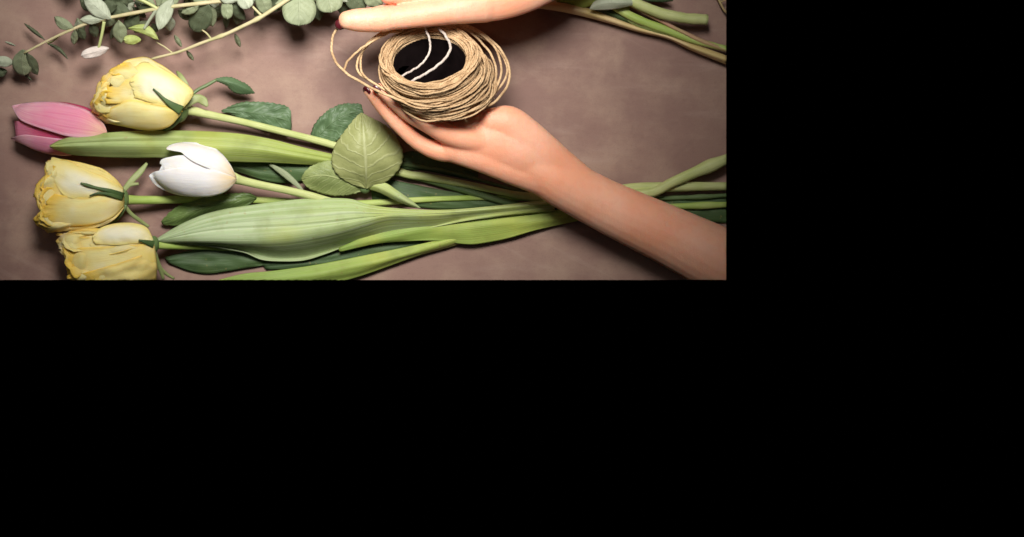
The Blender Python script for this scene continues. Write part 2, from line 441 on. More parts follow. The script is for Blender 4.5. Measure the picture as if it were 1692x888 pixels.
def ellipsoid(name, c, r, mat, parent, ang=0.0):
    bm = bmesh.new(); bmesh.ops.create_uvsphere(bm, u_segments=20, v_segments=14, radius=1)
    me = bpy.data.meshes.new(name); bm.to_mesh(me); bm.free()
    mt = Matrix.Translation(W(c[0], c[1], c[2]*.001)) @ Matrix.Rotation(-math.radians(ang), 4, 'Z') @ Matrix.Diagonal((r[0]*S, r[1]*S, r[2]*S, 1))
    for v in me.vertices:
        v.co = mt @ v.co
    me.polygons.foreach_set('use_smooth', [True]*len(me.polygons))
    return link(name, me, mat, parent)

# --- pink tulip -------------------------------------------------------------
t = thing('pink_tulip', 'pink tulip at the far left, its long green leaf running to the right', 'tulip')
pe = body(100, 213, 88, 46, 8, 21, 17, 2.2)
for rl in ([[(30, 185), (80, 182), (150, 195), (174, 220)], [(30, 235), (80, 250), (150, 240), (174, 222)]],
           [[(24, 200), (80, 200), (150, 205), (174, 220)], [(26, 228), (80, 240), (150, 235), (174, 222)]]):
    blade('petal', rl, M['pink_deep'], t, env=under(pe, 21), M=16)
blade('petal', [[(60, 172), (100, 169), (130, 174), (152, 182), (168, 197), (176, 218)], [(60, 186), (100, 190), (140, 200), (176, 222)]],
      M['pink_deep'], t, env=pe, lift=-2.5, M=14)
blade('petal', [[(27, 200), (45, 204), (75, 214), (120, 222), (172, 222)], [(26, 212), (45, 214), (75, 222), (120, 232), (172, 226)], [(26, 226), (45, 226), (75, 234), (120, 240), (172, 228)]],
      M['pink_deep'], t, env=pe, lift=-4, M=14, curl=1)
blade('petal', [[(19, 228), (40, 223), (70, 226), (110, 230), (170, 226)], [(19, 230), (38, 231), (66, 239), (110, 245), (168, 232)], [(20, 231), (36, 238), (60, 249), (88, 256), (120, 256), (165, 238)]],
      M['pink'], t, env=pe, lift=-1.5, M=16)
blade('petal', [[(20, 175), (40, 171), (70, 168.5), (100, 170), (130, 177), (150, 186), (165, 198), (173, 208), (177, 220)],
                [(20, 176.5), (44, 186), (75, 192), (100, 196), (130, 201), (155, 209), (177, 221)],
                [(21, 178), (27, 190), (36, 200), (57, 209), (82, 217), (105, 224), (130, 228), (155, 226), (177, 222)]],
      M['pink'], t, env=pe, lift=1.0, N=48, M=22, curl=0.5, thick=0.6)
tube('stem', [(172, 224, 17, 7), (260, 240, 9, 8), (400, 256, 6, 8), (560, 272, 5, 7), (680, 290, 5, 6.5), (880, 345, 5, 6), (980, 352, 5, 6)], M['stem_dark'], t, n=50)
def pl(u, tt):
    return 3.0 * math.sin(PI * tt) - 2.2 * math.exp(-((tt - .42) / .10)**2) * (1 - u) ** .3 + 0.8 * math.sin(u * 9 + tt * 3)
blade('leaf', [[(82, 241, 40), (108, 229, 38), (160, 221.5, 30), (225, 217, 20), (300, 216.5, 15), (350, 218, 13), (400, 222, 12), (450, 231, 11), (500, 244, 10), (556, 257, 8)],
               [(82, 242, 41), (112, 240, 40), (165, 238, 32), (225, 237, 22), (300, 237, 17), (370, 240, 15), (430, 246, 14), (490, 256, 12), (556, 266, 9)],
               [(83, 243.5, 40), (100, 250, 37), (122, 256, 31), (168, 259.5, 24), (215, 261, 15), (270, 261, 12), (340, 266, 10), (400, 268, 9), (450, 269, 8), (505, 272, 8), (556, 275, 6)]],
      M['tulip_leaf_fresh'], t, N=80, M=26, lift=0, prof=lambda u, tt: pl(u, tt) + 12 * math.sin(PI * min(1, max(0, (u - .1) / .9))), ripple=0.8, ripf=5, edge_ripple=1.0, thick=0.8)
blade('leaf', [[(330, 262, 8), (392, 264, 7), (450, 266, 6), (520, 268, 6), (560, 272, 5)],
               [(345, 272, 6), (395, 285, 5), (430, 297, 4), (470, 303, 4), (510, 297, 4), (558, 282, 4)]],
      M['deep_leaf_gap_shade'], t, dome=2, N=40, M=14, ripple=1.5, thick=0.8)['label'] = 'dark green leaf lying below the long pale one'

# --- yellow roses ------------------------------------------------------------
GR = 'yellow roses on the left'
def rose_back(t, e, zc, rails):
    for rl in rails:
        blade('petal', rl, M['yellow'], t, env=under(e, zc), M=14, N=24, thick=0.6)

def rose_layers(t, e, rimline, base, seed, n=6, clip=None):
    # inner petals whose ruffled rims show one behind another at the open end
    rnd = random.Random(seed); rl = spline(rimline, 60); bx, by = base
    for k in range(n):
        c = (k + .5) / n + rnd.uniform(-.05, .05); wd = rnd.uniform(.20, .30)
        i0, i1 = max(0, int((c - wd) * 59)), min(59, int((c + wd) * 59))
        off = rnd.uniform(-4, 6); rails = []
        for q in range(5):
            x, y = rl[i0 + (i1 - i0) * q // 4]
            dx, dy = bx - x, by - y; L = math.hypot(dx, dy); dx /= L; dy /= L
            o_ = off + 5 * abs(q - 2) ** 1.5 * .6
            rails.append([(x + dx * o_, y + dy * o_), (x + dx * 30, y + dy * 30), (x + dx * L * .6, y + dy * L * .6), (bx + (q-2) * 1, by + (q - 2) * 2)])
        blade('petal', rails, M[rnd.choice(['yellow', 'gold', 'yellow', 'cream'])], t, env=e, lift=-3.4 + 2.6 * rnd.random(), N=30, M=18,
              rag=5, ragf=9, seed=seed + k * 3.3, ripple=3.2, ripf=3.2, curl=rnd.uniform(3, 8), edge_ripple=2.5, thick=0.4, clip=clip)

def rose_lips(t, e, rimline, base, seed, n=5, out=6, clip=None):
    # outer petals folding back over the rim: a pointed, rolled lip each
    rnd = random.Random(seed); rl = spline(rimline, 60); bx, by = base
    for k in range(n):
        c = (k + .5) / n + rnd.uniform(-.06, .06); wd = rnd.uniform(.11, .19)
        i0, i1 = max(0, int((c - wd) * 59)), min(59, int((c + wd) * 59)); tipq = rnd.choice([1, 2, 3]); rails = []
        ln = rnd.uniform(22, 40)
        for q in range(5):
            x, y = rl[i0 + (i1 - i0) * q // 4]
            dx, dy = bx - x, by - y; L = math.hypot(dx, dy); dx /= L; dy /= L
            o_ = -out + 3.2 * abs(q - tipq) ** 1.3
            rails.append([(x + dx * o_, y + dy * o_), (x + dx * 6, y + dy * 6), (x + dx * ln * .55, y + dy * ln * .55), (x + dx * ln, y + dy * ln)])
        blade('petal', rails, M[rnd.choice(['yellow', 'gold', 'yellow'])], t, env=e, N=26, M=18, rag=3, ragf=8, seed=seed + k * 1.7,
              ripple=1.4, ripf=3, thick=0.5, clip=clip,
              prof=lambda u, tt: 3.6 * math.sin(PI * min(1, u * .95 + .06)) ** 1.2 * math.sin(PI * (tt * .8 + .1)) - 2.0 * abs(2 * tt - 1) ** 3 - 1.5 * u ** 3)

# top rose
t = thing('yellow_rose', 'yellow rose with cream highlights right beside the pink tulip head', 'rose', GR)
e = body(233, 156, 102, 62, 14, 27, 26, 2.5)
rose_back(t, e, 27, [[[(165, 145), (220, 110), (270, 120), (300, 172)], [(160, 188), (220, 205), (270, 205), (300, 188)]],
                     [[(200, 112), (240, 102), (280, 120), (306, 170)], [(165, 165), (220, 160), (270, 160), (304, 180)]]])
rose_layers(t, e, [(206, 104), (188, 118), (170, 132), (162, 150), (155, 168), (156, 186), (172, 201)], (300, 181), 31)
blade('petal', [[(196, 112), (206, 101), (225, 96), (242, 94.5), (256, 102), (275, 113), (300, 133), (318, 152)],
                [(200, 130), (215, 124), (232, 118), (250, 118), (270, 128), (295, 148), (312, 168)]],
      M['yellow'], t, env=e, lift=-0.5, M=16, rag=5, seed=1, ripple=2.0, thick=0.6)
blade('petal', [[(198, 106), (208, 104), (230, 106), (262, 128), (300, 176)],
                [(172, 132), (190, 132), (220, 140), (255, 155), (300, 178)],
                [(159, 160), (176, 165), (210, 168), (250, 172), (300, 180)],
                [(151, 185), (170, 190), (205, 192), (250, 190), (300, 184)]],
      M['yellow'], t, env=e, lift=-1.2, N=44, M=30, rag=7, ragf=14, seed=2, ripple=2.4, ripf=2.6, curl=2.5, thick=0.6)
blade('petal', [[(185, 128), (205, 122), (235, 130), (270, 150), (300, 178)],
                [(176, 150), (195, 150), (225, 154), (260, 162), (300, 180)],
                [(174, 172), (192, 172), (222, 172), (255, 174), (300, 182)]],
      M['yellow'], t, env=e, lift=0.2, N=40, M=22, rag=7, ragf=8, seed=12, ripple=2.2, ripf=2.6, curl=2.5, thick=0.6)
blade('petal', [[(164, 192), (185, 178), (213, 166), (245, 170), (272, 176), (298, 182)],
                [(160, 196), (185, 193), (215, 190), (245, 192), (272, 190), (298, 184)],
                [(168, 202), (200, 208), (230, 214), (256, 215), (280, 209), (298, 190)]],
      M['yellow'], t, env=e, lift=0.2, dome=1.4, N=44, M=22, rag=7, seed=3, ripple=2.0, ripf=2.5, curl=1.5, thick=0.6)
blade('petal', [[(224, 110), (236, 103), (250, 105), (272, 115), (292, 128), (310, 141), (320, 153), (314, 166), (301, 180)],
                [(216, 128), (230, 124), (250, 128), (270, 136), (285, 146), (294, 158), (302, 180)],
                [(217, 145), (228, 146), (246, 150), (262, 156), (278, 164), (290, 171), (300, 181)],
                [(223, 162), (236, 166), (252, 171), (266, 174), (280, 178), (290, 181), (300, 184)]],
      M['cream'], t, env=e, lift=0.2, dome=1.3, N=48, M=28, rag=5, seed=4, ripple=1.5, curl=-1.0, thick=0.6)
rose_lips(t, e, [(215, 100), (192, 114), (172, 134), (162, 152), (156, 168), (156, 186), (172, 201), (195, 206)], (300, 181), 5)
ellipsoid('calyx', (299, 184, 25), (13, 19, 20), M['sepal_mid'], t, 15)
sepal([(253, 147, 57, .8), (262, 155, 57, 1.4), (270, 163, 54, 2.2), (283, 173, 47, 5), (300, 183, 36, 8)], M['sepal'], t, env=e)
sepal([(245, 213, 26, 1.5), (262, 214, 26, 4), (280, 208, 30, 6), (298, 192, 33, 6)], M['sepal'], t)
sepal([(292, 118, 33, 1), (298, 126, 36, 4), (308, 142, 38, 4), (310, 160, 38, 4), (304, 180, 33, 5)], M['sepal_pale'], t)
sepal([(343, 176, 28, 2), (336, 167, 28, 7), (324, 163, 30, 7), (308, 174, 32, 5)], M['sepal_pale'], t)
tube('stem', [(300, 181, 24, 9), (320, 184, 22, 7.5), (345, 190, 20, 6.5), (400, 202, 16, 6.2), (470, 219, 13, 6), (560, 243, 10, 6), (600, 262, 9, 6), (668, 287, 9, 6.5),
              (700, 292, 9, 6.5), (760, 303, 8, 5.8), (880, 326, 7, 5.5), (960, 325, 8, 6), (1040, 311, 10, 8), (1100, 309, 10, 8), (1220, 308, 10, 7)],
     M['stem_pale'], t, n=110, seg=14, wob=1.0, clip=EDGE_R, nodes=(0.31, 0.64))
tube('leaf_stalk', [(312, 162, 27, 3), (325, 150, 25, 3), (342, 141, 23, 3), (358, 132, 22, 2.5)], M['stem_dark'], t, n=14)
blade('leaf', [[(421, 154, 14), (412, 143, 16), (395, 133, 19), (375, 127, 21), (354, 131, 22)],
               [(421, 154, 14), (408, 148, 19), (392, 141, 22), (375, 136, 24), (354, 132, 22)],
               [(420, 155, 14), (405, 156, 16), (388, 154, 18), (374, 142, 21), (355, 133, 22)]], M['rose_dark'], t, N=30, M=12, serr=2)
blade('leaf', [[(481, 200, 7), (480, 183, 9), (470, 174, 10), (445, 170, 9), (415, 168, 8), (390, 172, 7), (366, 182, 6)],
               [(482, 208, 7), (475, 200, 9), (455, 194, 10), (430, 189, 10), (405, 185, 9), (385, 183, 8), (366, 184, 6)],
               [(481, 216, 7), (465, 219, 8), (445, 214, 8), (425, 206, 8), (400, 197, 7), (385, 190, 7), (368, 186, 6)]], M['rose_dark'], t, N=36, M=16, ripple=2.2, serr=2.5, ripf=8)
blade('leaf', [[(597, 172, 12), (580, 171, 12), (562, 173, 12), (540, 184, 12), (522, 202, 10), (514, 222, 8), (520, 236, 6)],
               [(600, 184, 14), (585, 186, 15), (568, 191, 15), (550, 202, 14), (535, 216, 11), (524, 228, 9), (521, 237, 6)],
               [(604, 200, 12), (592, 206, 13), (578, 216, 13), (560, 230, 12), (545, 238, 10), (532, 238, 8), (522, 238, 6)]], M['rose_dark'], t, N=40, M=18, ripple=2.0, serr=2.5, ripf=8)
def cup(u, tt): return 3.0 * math.sin(PI * tt)**.8 * math.sin(PI * min(1, u + .1)) - 1.4 * math.exp(-((tt-.5)/.05)**2) - 3.0 * math.exp(-((tt-.28)/.1)**2) * max(0, u-.55)
o = blade('leaf', [[(596, 187, 26), (586, 196, 27), (574, 211, 27), (562, 227, 26), (552, 244, 25), (548, 262, 24), (551, 279, 23), (562, 293, 22), (580, 304, 20), (602, 311, 18)],
               [(597, 187, 26), (600, 208, 29), (602, 235, 31), (604, 262, 30), (605, 288, 26), (605, 312, 18)],
               [(598, 187, 26), (615, 196, 26), (635, 206, 25), (650, 220, 24), (661, 238, 23), (666, 256, 22), (662, 275, 21), (651, 290, 20), (637, 301, 19), (620, 307, 18), (606, 312, 18)]],
      M['rose_pale'], t, N=64, M=34, prof=cup, ripple=1.6, ripf=5, serr=2.2, thick=0.6); o['label'] = 'large pale round leaf showing its veined underside'
o = blade('leaf', [[(498, 295, 15), (503, 285, 17), (514, 275, 18), (532, 268, 18), (552, 266, 18), (574, 284, 17), (602, 311, 14)],
               [(498, 297, 15), (515, 292, 20), (535, 290, 21), (558, 295, 20), (580, 303, 18), (602, 312, 14)],
               [(499, 299, 15), (507, 309, 15), (522, 317, 14), (545, 323, 13), (568, 324, 13), (588, 320, 13), (602, 313, 13)]],
      M['rose_pale_b'], t, N=44, M=22, ripple=1.2, serr=2, thick=0.6); o['label'] = 'smaller olive leaf tucked under the large pale leaf'
blade('leaf', [[(695, 344, 16), (678, 330, 17), (655, 314, 18), (638, 303, 19), (618, 300, 18), (604, 308, 17)],
               [(695, 344.5, 16), (675, 335, 19), (652, 323, 20), (630, 312, 20), (612, 307, 19), (604, 310, 17)],
               [(694, 345, 16), (676, 340, 15), (652, 331, 15), (630, 320, 16), (612, 314, 16), (604, 312, 16)]], M['tulip_leaf'], t, N=30, M=12)
ellipsoid('leaf_node', (603, 312, 13), (9, 8, 8), M['stem_dark'], t)
sepal([(503, 318, 16, .8), (488, 303, 15, 4), (468, 286, 14, 5), (446, 272, 12, 2)], M['euc'], t)

# middle rose
t = thing('yellow_rose', 'yellow rose with ragged rim between the pink tulip and the rose at the table edge', 'rose', GR)
e = body(120, 325, 90, 68, 4, 29, 25, 3.2)
rose_back(t, e, 29, [[[(75, 280), (130, 276), (180, 295), (203, 318)], [(64, 368), (120, 372), (170, 366), (203, 340)]],
                     [[(85, 270), (130, 280), (180, 300), (203, 320)], [(66, 340), (120, 340), (170, 340), (203, 332)]]])
rose_layers(t, e, [(80, 270), (76, 286), (66, 302), (60, 322), (64, 344), (62, 364), (76, 380)], (204, 330), 47)
blade('petal', [[(92, 262), (118, 266), (142, 271), (170, 280), (190, 295), (204, 312)],
                [(96, 268), (120, 276), (145, 284), (172, 294), (190, 306), (204, 320)]],
      M['gold'], t, env=e, lift=-0.5, N=40, M=12, rag=2, seed=5, ripple=1.6, ripf=8, thick=0.7)
blade('petal', [[(76, 286), (95, 290), (140, 300), (205, 322)],
                [(65, 306), (90, 312), (140, 318), (205, 325)],
                [(57, 324), (85, 330), (140, 335), (205, 330)],
                [(64, 350), (90, 354), (140, 352), (205, 336)],
                [(57, 367), (90, 375), (140, 370), (205, 340)]],
      M['yellow'], t, env=e, lift=-1.5, N=44, M=34, rag=7, ragf=15, seed=6, ripple=2.6, ripf=2.6, curl=3, thick=0.6)
blade('petal', [[(60, 362), (90, 370), (130, 371), (170, 364), (204, 340)], [(72, 376), (98, 382), (130, 380), (165, 375), (190, 362), (205, 344)]],
      M['gold'], t, env=e, lift=-1, N=36, M=10, rag=5, seed=17, ripple=1.5, thick=0.6)
blade('petal', [[(88, 320), (110, 324), (140, 326), (170, 322), (204, 326)],
                [(70, 345), (98, 346), (135, 348), (172, 342), (204, 331)],
                [(74, 366), (100, 374), (132, 374), (165, 369), (188, 358), (205, 340)]],
      M['yellow'], t, env=e, lift=0.0, dome=1.4, N=44, M=24, rag=7, seed=7, ripple=2.0, ripf=2.5, curl=2, thick=0.6)
blade('petal', [[(88, 260), (112, 267), (142, 282), (172, 294), (204, 312)],
                [(80, 268), (104, 284), (138, 298), (170, 306), (204, 318)],
                [(75, 278), (98, 300), (132, 313), (168, 317), (204, 323)],
                [(84, 288), (104, 322), (132, 330), (165, 326), (204, 328)]],
      M['cream'], t, env=e, lift=0.2, dome=1.3, N=48, M=28, rag=5, seed=8, ripple=1.6, curl=0.8, thick=0.6)
rose_lips(t, e, [(84, 266), (77, 282), (68, 302), (62, 322), (65, 344), (62, 364), (78, 380), (100, 384)], (204, 330), 8)
ellipsoid('calyx', (203, 329, 28), (10, 17, 18), M['sepal_mid'], t)
sepal([(133, 303, 57, .8), (143, 306, 57, 2.2), (160, 311, 54, 2), (182, 316, 47, 3.4), (204, 324, 36, 5)], M['sepal'], t, env=e)
sepal([(148, 324, 57, .7), (160, 320, 56, 1.2), (178, 321, 50, 2.6), (203, 328, 38, 4)], M['sepal'], t, env=e)
sepal([(168, 376, 30, 1), (182, 370, 31, 2.5), (196, 357, 32, 4), (206, 338, 33, 5)], M['sepal_mid'], t)
sepal([(243, 270, 20, 2), (232, 284, 22, 5), (219, 297, 25, 5), (205, 314, 30, 4)], M['sepal_pale'], t)
sepal([(229, 304, 24, 2), (215, 306, 27, 3), (202, 315, 30, 4)], M['sepal_pale'], t)
sepal([(246, 375, 16, 2), (230, 364, 20, 3), (216, 353, 24, 3), (206, 340, 28, 3)], M['sepal_pale'], t)
tube('stem', [(203, 330, 25, 9), (225, 331, 20, 7), (260, 331, 15, 6.8), (310, 330, 10, 6.5), (420, 331, 5, 6), (560, 338, 4, 6), (690, 331, 4, 5), (800, 327, 4, 4.5), (880, 329, 4, 4.5), (1000, 345, 5, 5), (1130, 341, 6, 5), (1220, 338, 6, 5)],
     M['stem'], t, n=100, seg=12, wob=0.8, clip=EDGE_R, nodes=(0.945,))
blade('leaf', [[(266, 366, 7), (284, 348, 9), (310, 333, 11), (345, 325, 12), (382, 320, 12), (410, 319, 11), (424, 326, 9)],
               [(267, 368, 8), (295, 358, 13), (325, 347, 15), (358, 338, 15), (388, 332, 14), (410, 328, 12), (424, 328, 9)],
               [(269, 372, 7), (300, 373, 8), (330, 362, 9), (370, 349, 9), (402, 343, 9), (422, 331, 8)]], M['rose_mid'], t, N=44, M=20, ripple=1.2, serr=2)

# bottom rose
t = thing('yellow_rose', 'yellow rose ending at the front edge of the table, lowest of the three', 'rose', GR)
e = body(176, 425, 92, 64, -8, 30, 26, 3.2)
rose_back(t, e, 30, [[[(105, 395), (160, 380), (220, 380), (252, 398)], [(118, 455), (160, 458), (220, 456), (252, 440)]]])
rose_layers(t, e, [(120, 382), (100, 392), (98, 408), (108, 422), (112, 438), (116, 456), (124, 476)], (254, 404), 59, clip=EDGE_B)
blade('petal', [[(97, 386), (110, 386), (127, 379), (150, 377), (190, 382), (252, 397)],
                [(99, 398), (120, 398), (150, 396), (190, 398), (252, 400)],
                [(96, 410), (118, 412), (150, 412), (190, 410), (252, 403)],
                [(106, 424), (125, 428), (155, 428), (195, 420), (252, 406)]],
      M['yellow'], t, env=e, lift=-1.2, N=40, M=28, rag=7, ragf=14, seed=9, ripple=2.4, ripf=2.6, curl=3, thick=0.6)
blade('petal', [[(104, 416), (130, 410), (165, 408), (210, 406), (254, 402)],
                [(111, 436), (140, 432), (175, 428), (215, 422), (256, 410)],
                [(113, 455), (145, 452), (180, 448), (220, 440), (258, 425)],
                [(124, 480), (160, 485), (200, 482), (240, 470), (260, 445)]],
      M['yellow'], t, env=e, lift=0.3, N=44, M=34, rag=7, ragf=12, seed=10, ripple=2.4, ripf=2.6, curl=3, thick=0.6, clip=EDGE_B)
blade('petal', [[(135, 452), (165, 444), (205, 432), (256, 414)],
                [(140, 470), (170, 466), (210, 456), (259, 440)],
                [(150, 490), (180, 490), (225, 484), (258, 462)]],
      M['gold'], t, env=e, lift=1.5, N=40, M=26, rag=7, seed=11, ripple=2, curl=1.5, thick=0.6, clip=EDGE_B)
blade('petal', [[(156, 388), (166, 377), (184, 371), (205, 368.5), (226, 370), (243, 377), (253, 396)],
                [(152, 394), (170, 388), (190, 385), (212, 384), (235, 388), (253, 398)],
                [(158, 404), (176, 405), (192, 406), (214, 404), (235, 403), (253, 400)]],
      M['cream'], t, env=e, lift=0.2, dome=1.4, N=44, M=22, rag=2, seed=12, ripple=1.2, curl=0.6, thick=0.6)
rose_lips(t, e, [(140, 380), (104, 390), (100, 408), (110, 422), (114, 438), (118, 456), (124, 476)], (254, 404), 13, clip=EDGE_B)
ellipsoid('calyx', (254, 404, 28), (9, 14, 16), M['sepal_mid'], t)
sepal([(229, 397, 52, .8), (240, 400, 48, 3), (254, 404, 40, 6)], M['sepal'], t, env=e)
sepal([(270, 462, 14, 2), (266, 448, 18, 3.5), (260, 432, 23, 3.5), (254, 412, 30, 3)], M['sepal_pale'], t)
sepal([(288, 461, 10, 1.5), (274, 452, 15, 2.5), (262, 438, 20, 2), (255, 420, 28, 2)], M['sepal_pale'], t)
tube('stem', [(254, 405, 25, 7), (275, 406, 19, 6.5), (330, 407, 9, 6), (450, 410, 4, 6), (600, 392, 4, 5.5), (700, 378, 3.5, 5)], M['stem'], t, n=50, seg=12)
blade('leaf', [[(272, 425, 4), (330, 412, 4), (400, 414, 4), (450, 425, 3)], [(280, 436, 3), (330, 452, 3), (380, 448, 3), (450, 436, 3)]], M['deep_leaf_gap_shade'], t, N=30, M=12, ripple=1.5, dome=1.5)  # near-black leaf put in for the shade below the broad leaf

# --- white tulip --------------------------------------------------------------
t = thing('white_tulip', 'white tulip with blunt open petals lying in the middle of the flowers', 'tulip')
e = body(322, 284, 72, 44, 14, 30, 17, 2.3)
for rl in ([[(285, 250), (320, 250), (360, 268), (389, 292)], [(265, 300), (310, 314), (355, 314), (389, 297)]],
           [[(270, 268), (320, 262), (360, 275), (389, 293)], [(258, 292), (310, 300), (355, 306), (389, 296)]]):
    blade('petal', rl, M['white'], t, env=under(e, 30), M=14, N=24)
blade('petal', [[(264, 271), (267, 264), (280, 260), (303, 257), (340, 262), (370, 278), (390, 293)],
                [(266, 272), (282, 272), (305, 275), (340, 283), (370, 290), (390, 294)],
                [(269, 274), (275, 284), (295, 296), (325, 304), (352, 304), (375, 300), (390, 296)]],
      M['white'], t, env=e, lift=-1.6, N=40, M=18, thick=0.7)
blade('petal', [[(275, 245), (282, 240), (298, 236), (322, 236), (345, 240), (365, 253), (380, 272), (390, 292)],
                [(275, 246), (290, 245), (310, 247), (335, 256), (358, 268), (376, 282), (390, 293)],
                [(276, 247.5), (288, 250), (299, 252), (306, 258), (320, 268), (345, 279), (370, 288), (390, 294)]],
      M['white'], t, env=e, lift=0.2, dome=0.8, N=44, M=20, curl=3.5, thick=0.7)
blade('petal', [[(246, 291), (254, 284.5), (272, 281), (300, 277), (340, 279), (372, 287), (390, 294)],
                [(246.5, 292), (262, 295), (285, 298), (315, 301), (345, 302), (370, 300), (390, 295)],
                [(247, 293.5), (258, 307), (280, 318), (308, 324), (342, 325), (368, 319), (384, 307), (391, 297)]],
      M['white'], t, env=e, lift=0.6, dome=1.0, N=44, M=22, curl=1.5, edge_ripple=1.2, thick=0.7)
tube('stem', [(384, 294, 27, 10), (400, 299, 24, 7), (430, 306, 22, 6.5), (470, 314, 19, 6.5), (510, 323, 16, 6.5), (555, 335, 13, 6), (640, 352, 11, 6), (760, 352, 12, 6.5), (900, 338, 12, 7), (1000, 328, 12, 8), (1075, 319, 14, 8.5), (1110, 302, 16, 8.5), (1160, 280, 16, 8.5), (1230, 252, 16, 9)],
     M['stem_pale'], t, n=110, seg=14, wob=1.0, clip=EDGE_R, nodes=(0.93,))
def bl(u, tt):
    z = -1.6 * math.exp(-((tt - .17) / .04)**2) * math.sin(PI * min(1, u * 1.3)) - 1.3 * math.exp(-((tt - .29) / .035)**2) * math.sin(PI * min(1, u * 1.2))
    z -= 2.0 * math.exp(-((tt - .33 - .10 * u) / .022)**2) * max(0, math.sin(PI * min(1, u * 1.5)))
    return z + 1.0 * math.sin(u * 11 + tt * 5)
o = blade('leaf', [[(256, 397, 24), (285, 379, 22), (310, 366, 20), (340, 354, 18), (372, 346, 17), (405, 341, 16), (440, 336, 16), (480, 331, 16), (515, 328.5, 17), (550, 328, 18), (582, 330, 19), (606, 338, 20), (640, 343.5, 19), (690, 347, 18), (760, 347, 17), (830, 341, 16), (912, 330, 15)],
               [(256, 399, 25), (290, 388, 25), (330, 376, 25), (375, 367, 25), (425, 362, 25), (480, 358, 26), (535, 354, 26), (580, 351, 25), (640, 353, 22), (710, 353, 20), (790, 348, 19), (915, 336, 17)],
               [(257, 400, 23), (300, 398, 24), (350, 398, 26), (410, 399, 27), (470, 396, 27), (525, 388, 26), (570, 379, 25), (605, 369, 24), (645, 360, 22), (710, 361, 19), (780, 355, 16), (916, 342, 15)],
               [(257, 401.6, 22), (300, 402.3, 19), (350, 405.5, 14), (410, 415, 9), (455, 424, 7), (500, 422, 6), (535, 414, 6), (570, 403, 7), (605, 394, 9), (645, 384, 11), (710, 374, 13), (780, 360, 13), (917, 347, 13)],
               [(257, 402, 22), (300, 403, 20), (340, 406.5, 16), (375, 412, 13), (405, 418, 11), (430, 429, 9.5), (455, 432, 9), (500, 431, 8), (535, 421, 8), (565, 410, 9), (595, 402, 10), (640, 391, 11), (700, 379, 13), (790, 362, 12), (918, 348, 12)]],
      M['tulip_leaf'], t, N=120, M=64, prof=bl, ripple=1.4, ripf=4, edge_ripple=2.5, thick=0.9, seed=3)
o['label'] = 'broad pale leaf folded along its length'
o = blade('leaf', [[(560, 410, 9), (600, 392, 10), (645, 372, 11), (700, 364, 11), (780, 362, 10), (860, 352, 9), (930, 346, 8), (975, 345, 7)],
               [(560, 414, 10), (610, 400, 11), (660, 391, 12), (710, 383, 12), (790, 376, 11), (860, 368, 10), (925, 359, 9), (975, 353, 7)],
               [(562, 416, 8), (620, 403, 9), (665, 399, 9), (720, 398, 9), (770, 404, 8), (800, 402, 8), (840, 394, 7), (880, 382, 7), (922, 372, 6), (975, 361, 6)]],
      M['tulip_leaf_lime'], t, N=80, M=22, ripple=1.2, ripf=5, edge_ripple=1.5, thick=0.8, seed=8)
o['label'] = 'yellow green leaf ending under the forearm'

# --- long narrow leaf along the lower edge --------------------------------------
o = blade('tulip_leaf', [[(350, 466, 4), (400, 453, 6), (450, 448, 8), (510, 440, 8), (560, 431, 8), (600, 423, 8), (660, 411, 8), (730, 396, 8), (800, 378, 7)],
               [(370, 480, 4), (420, 470, 8), (480, 462, 11), (540, 452, 12), (600, 440, 12), (660, 424, 11), (730, 405, 10), (800, 383, 7)],
               [(420, 500, 3), (480, 488, 5), (540, 472, 6), (600, 455, 6), (650, 437, 6), (695, 421, 6), (740, 409, 5), (800, 390, 5)]],
      M['tulip_leaf_lime'], None, N=80, M=24, ripple=1.2, ripf=6, thick=0.8, clip=EDGE_B, seed=5)
tag(o, 'long narrow yellow green leaf along the front edge of the table', 'leaf')

# --- thin dark stem, plus dark leaves added as shade between the stems ------------------------------
t = thing('leafy_stem', 'thin dark green stem with dark leaves added for shade between the pale leaf and the hand', 'stem')
tube('stem', [(600, 262, 4, 4), (690, 275, 5, 3.5), (760, 289, 5, 3.2), (870, 318, 5, 3), (960, 330, 5, 4), (1090, 328, 5, 4), (1150, 326, 6, 3.5), (1220, 322, 6, 3.5)], M['stem_dark'], t, n=60, clip=EDGE_R, nodes=(0.9,))
blade('leaf', [[(610, 290, 2), (660, 300, 3), (740, 316, 3), (850, 334, 2)], [(615, 330, 2), (680, 342, 2), (760, 346, 2), (850, 342, 2)]], M['deep_leaf_gap_shade'], t, N=36, M=12, ripple=1.5, dome=1.2)  # dark sheet for the shade below the hand
blade('leaf', [[(430, 432, 2), (520, 424, 2), (600, 405, 2), (700, 392, 2)], [(440, 446, 2), (520, 442, 2), (600, 428, 2), (700, 408, 2)]], M['deep_leaf_gap_shade'], t, N=36, M=12, ripple=1.0, dome=1)  # dark sheet filling the black gap above the narrow leaf
blade('leaf', [[(1050, 330, 2), (1100, 324, 3), (1160, 322, 3), (1220, 322, 2)], [(1080, 345, 2), (1130, 362, 2), (1180, 368, 2), (1220, 368, 2)]], M['deep_leaf_gap_shade'], t, N=30, M=12, ripple=1.5, dome=1.5, clip=EDGE_R)
blade('leaf', [[(650, 262, 3), (680, 250, 4), (720, 262, 4), (790, 285, 3)], [(660, 280, 3), (700, 282, 3), (740, 290, 3), (790, 300, 3)]], M['deep_leaf_gap_shade'], t, N=30, M=12, ripple=1.5, dome=1.2)  # dark sheet deepening the shade beside the fingers

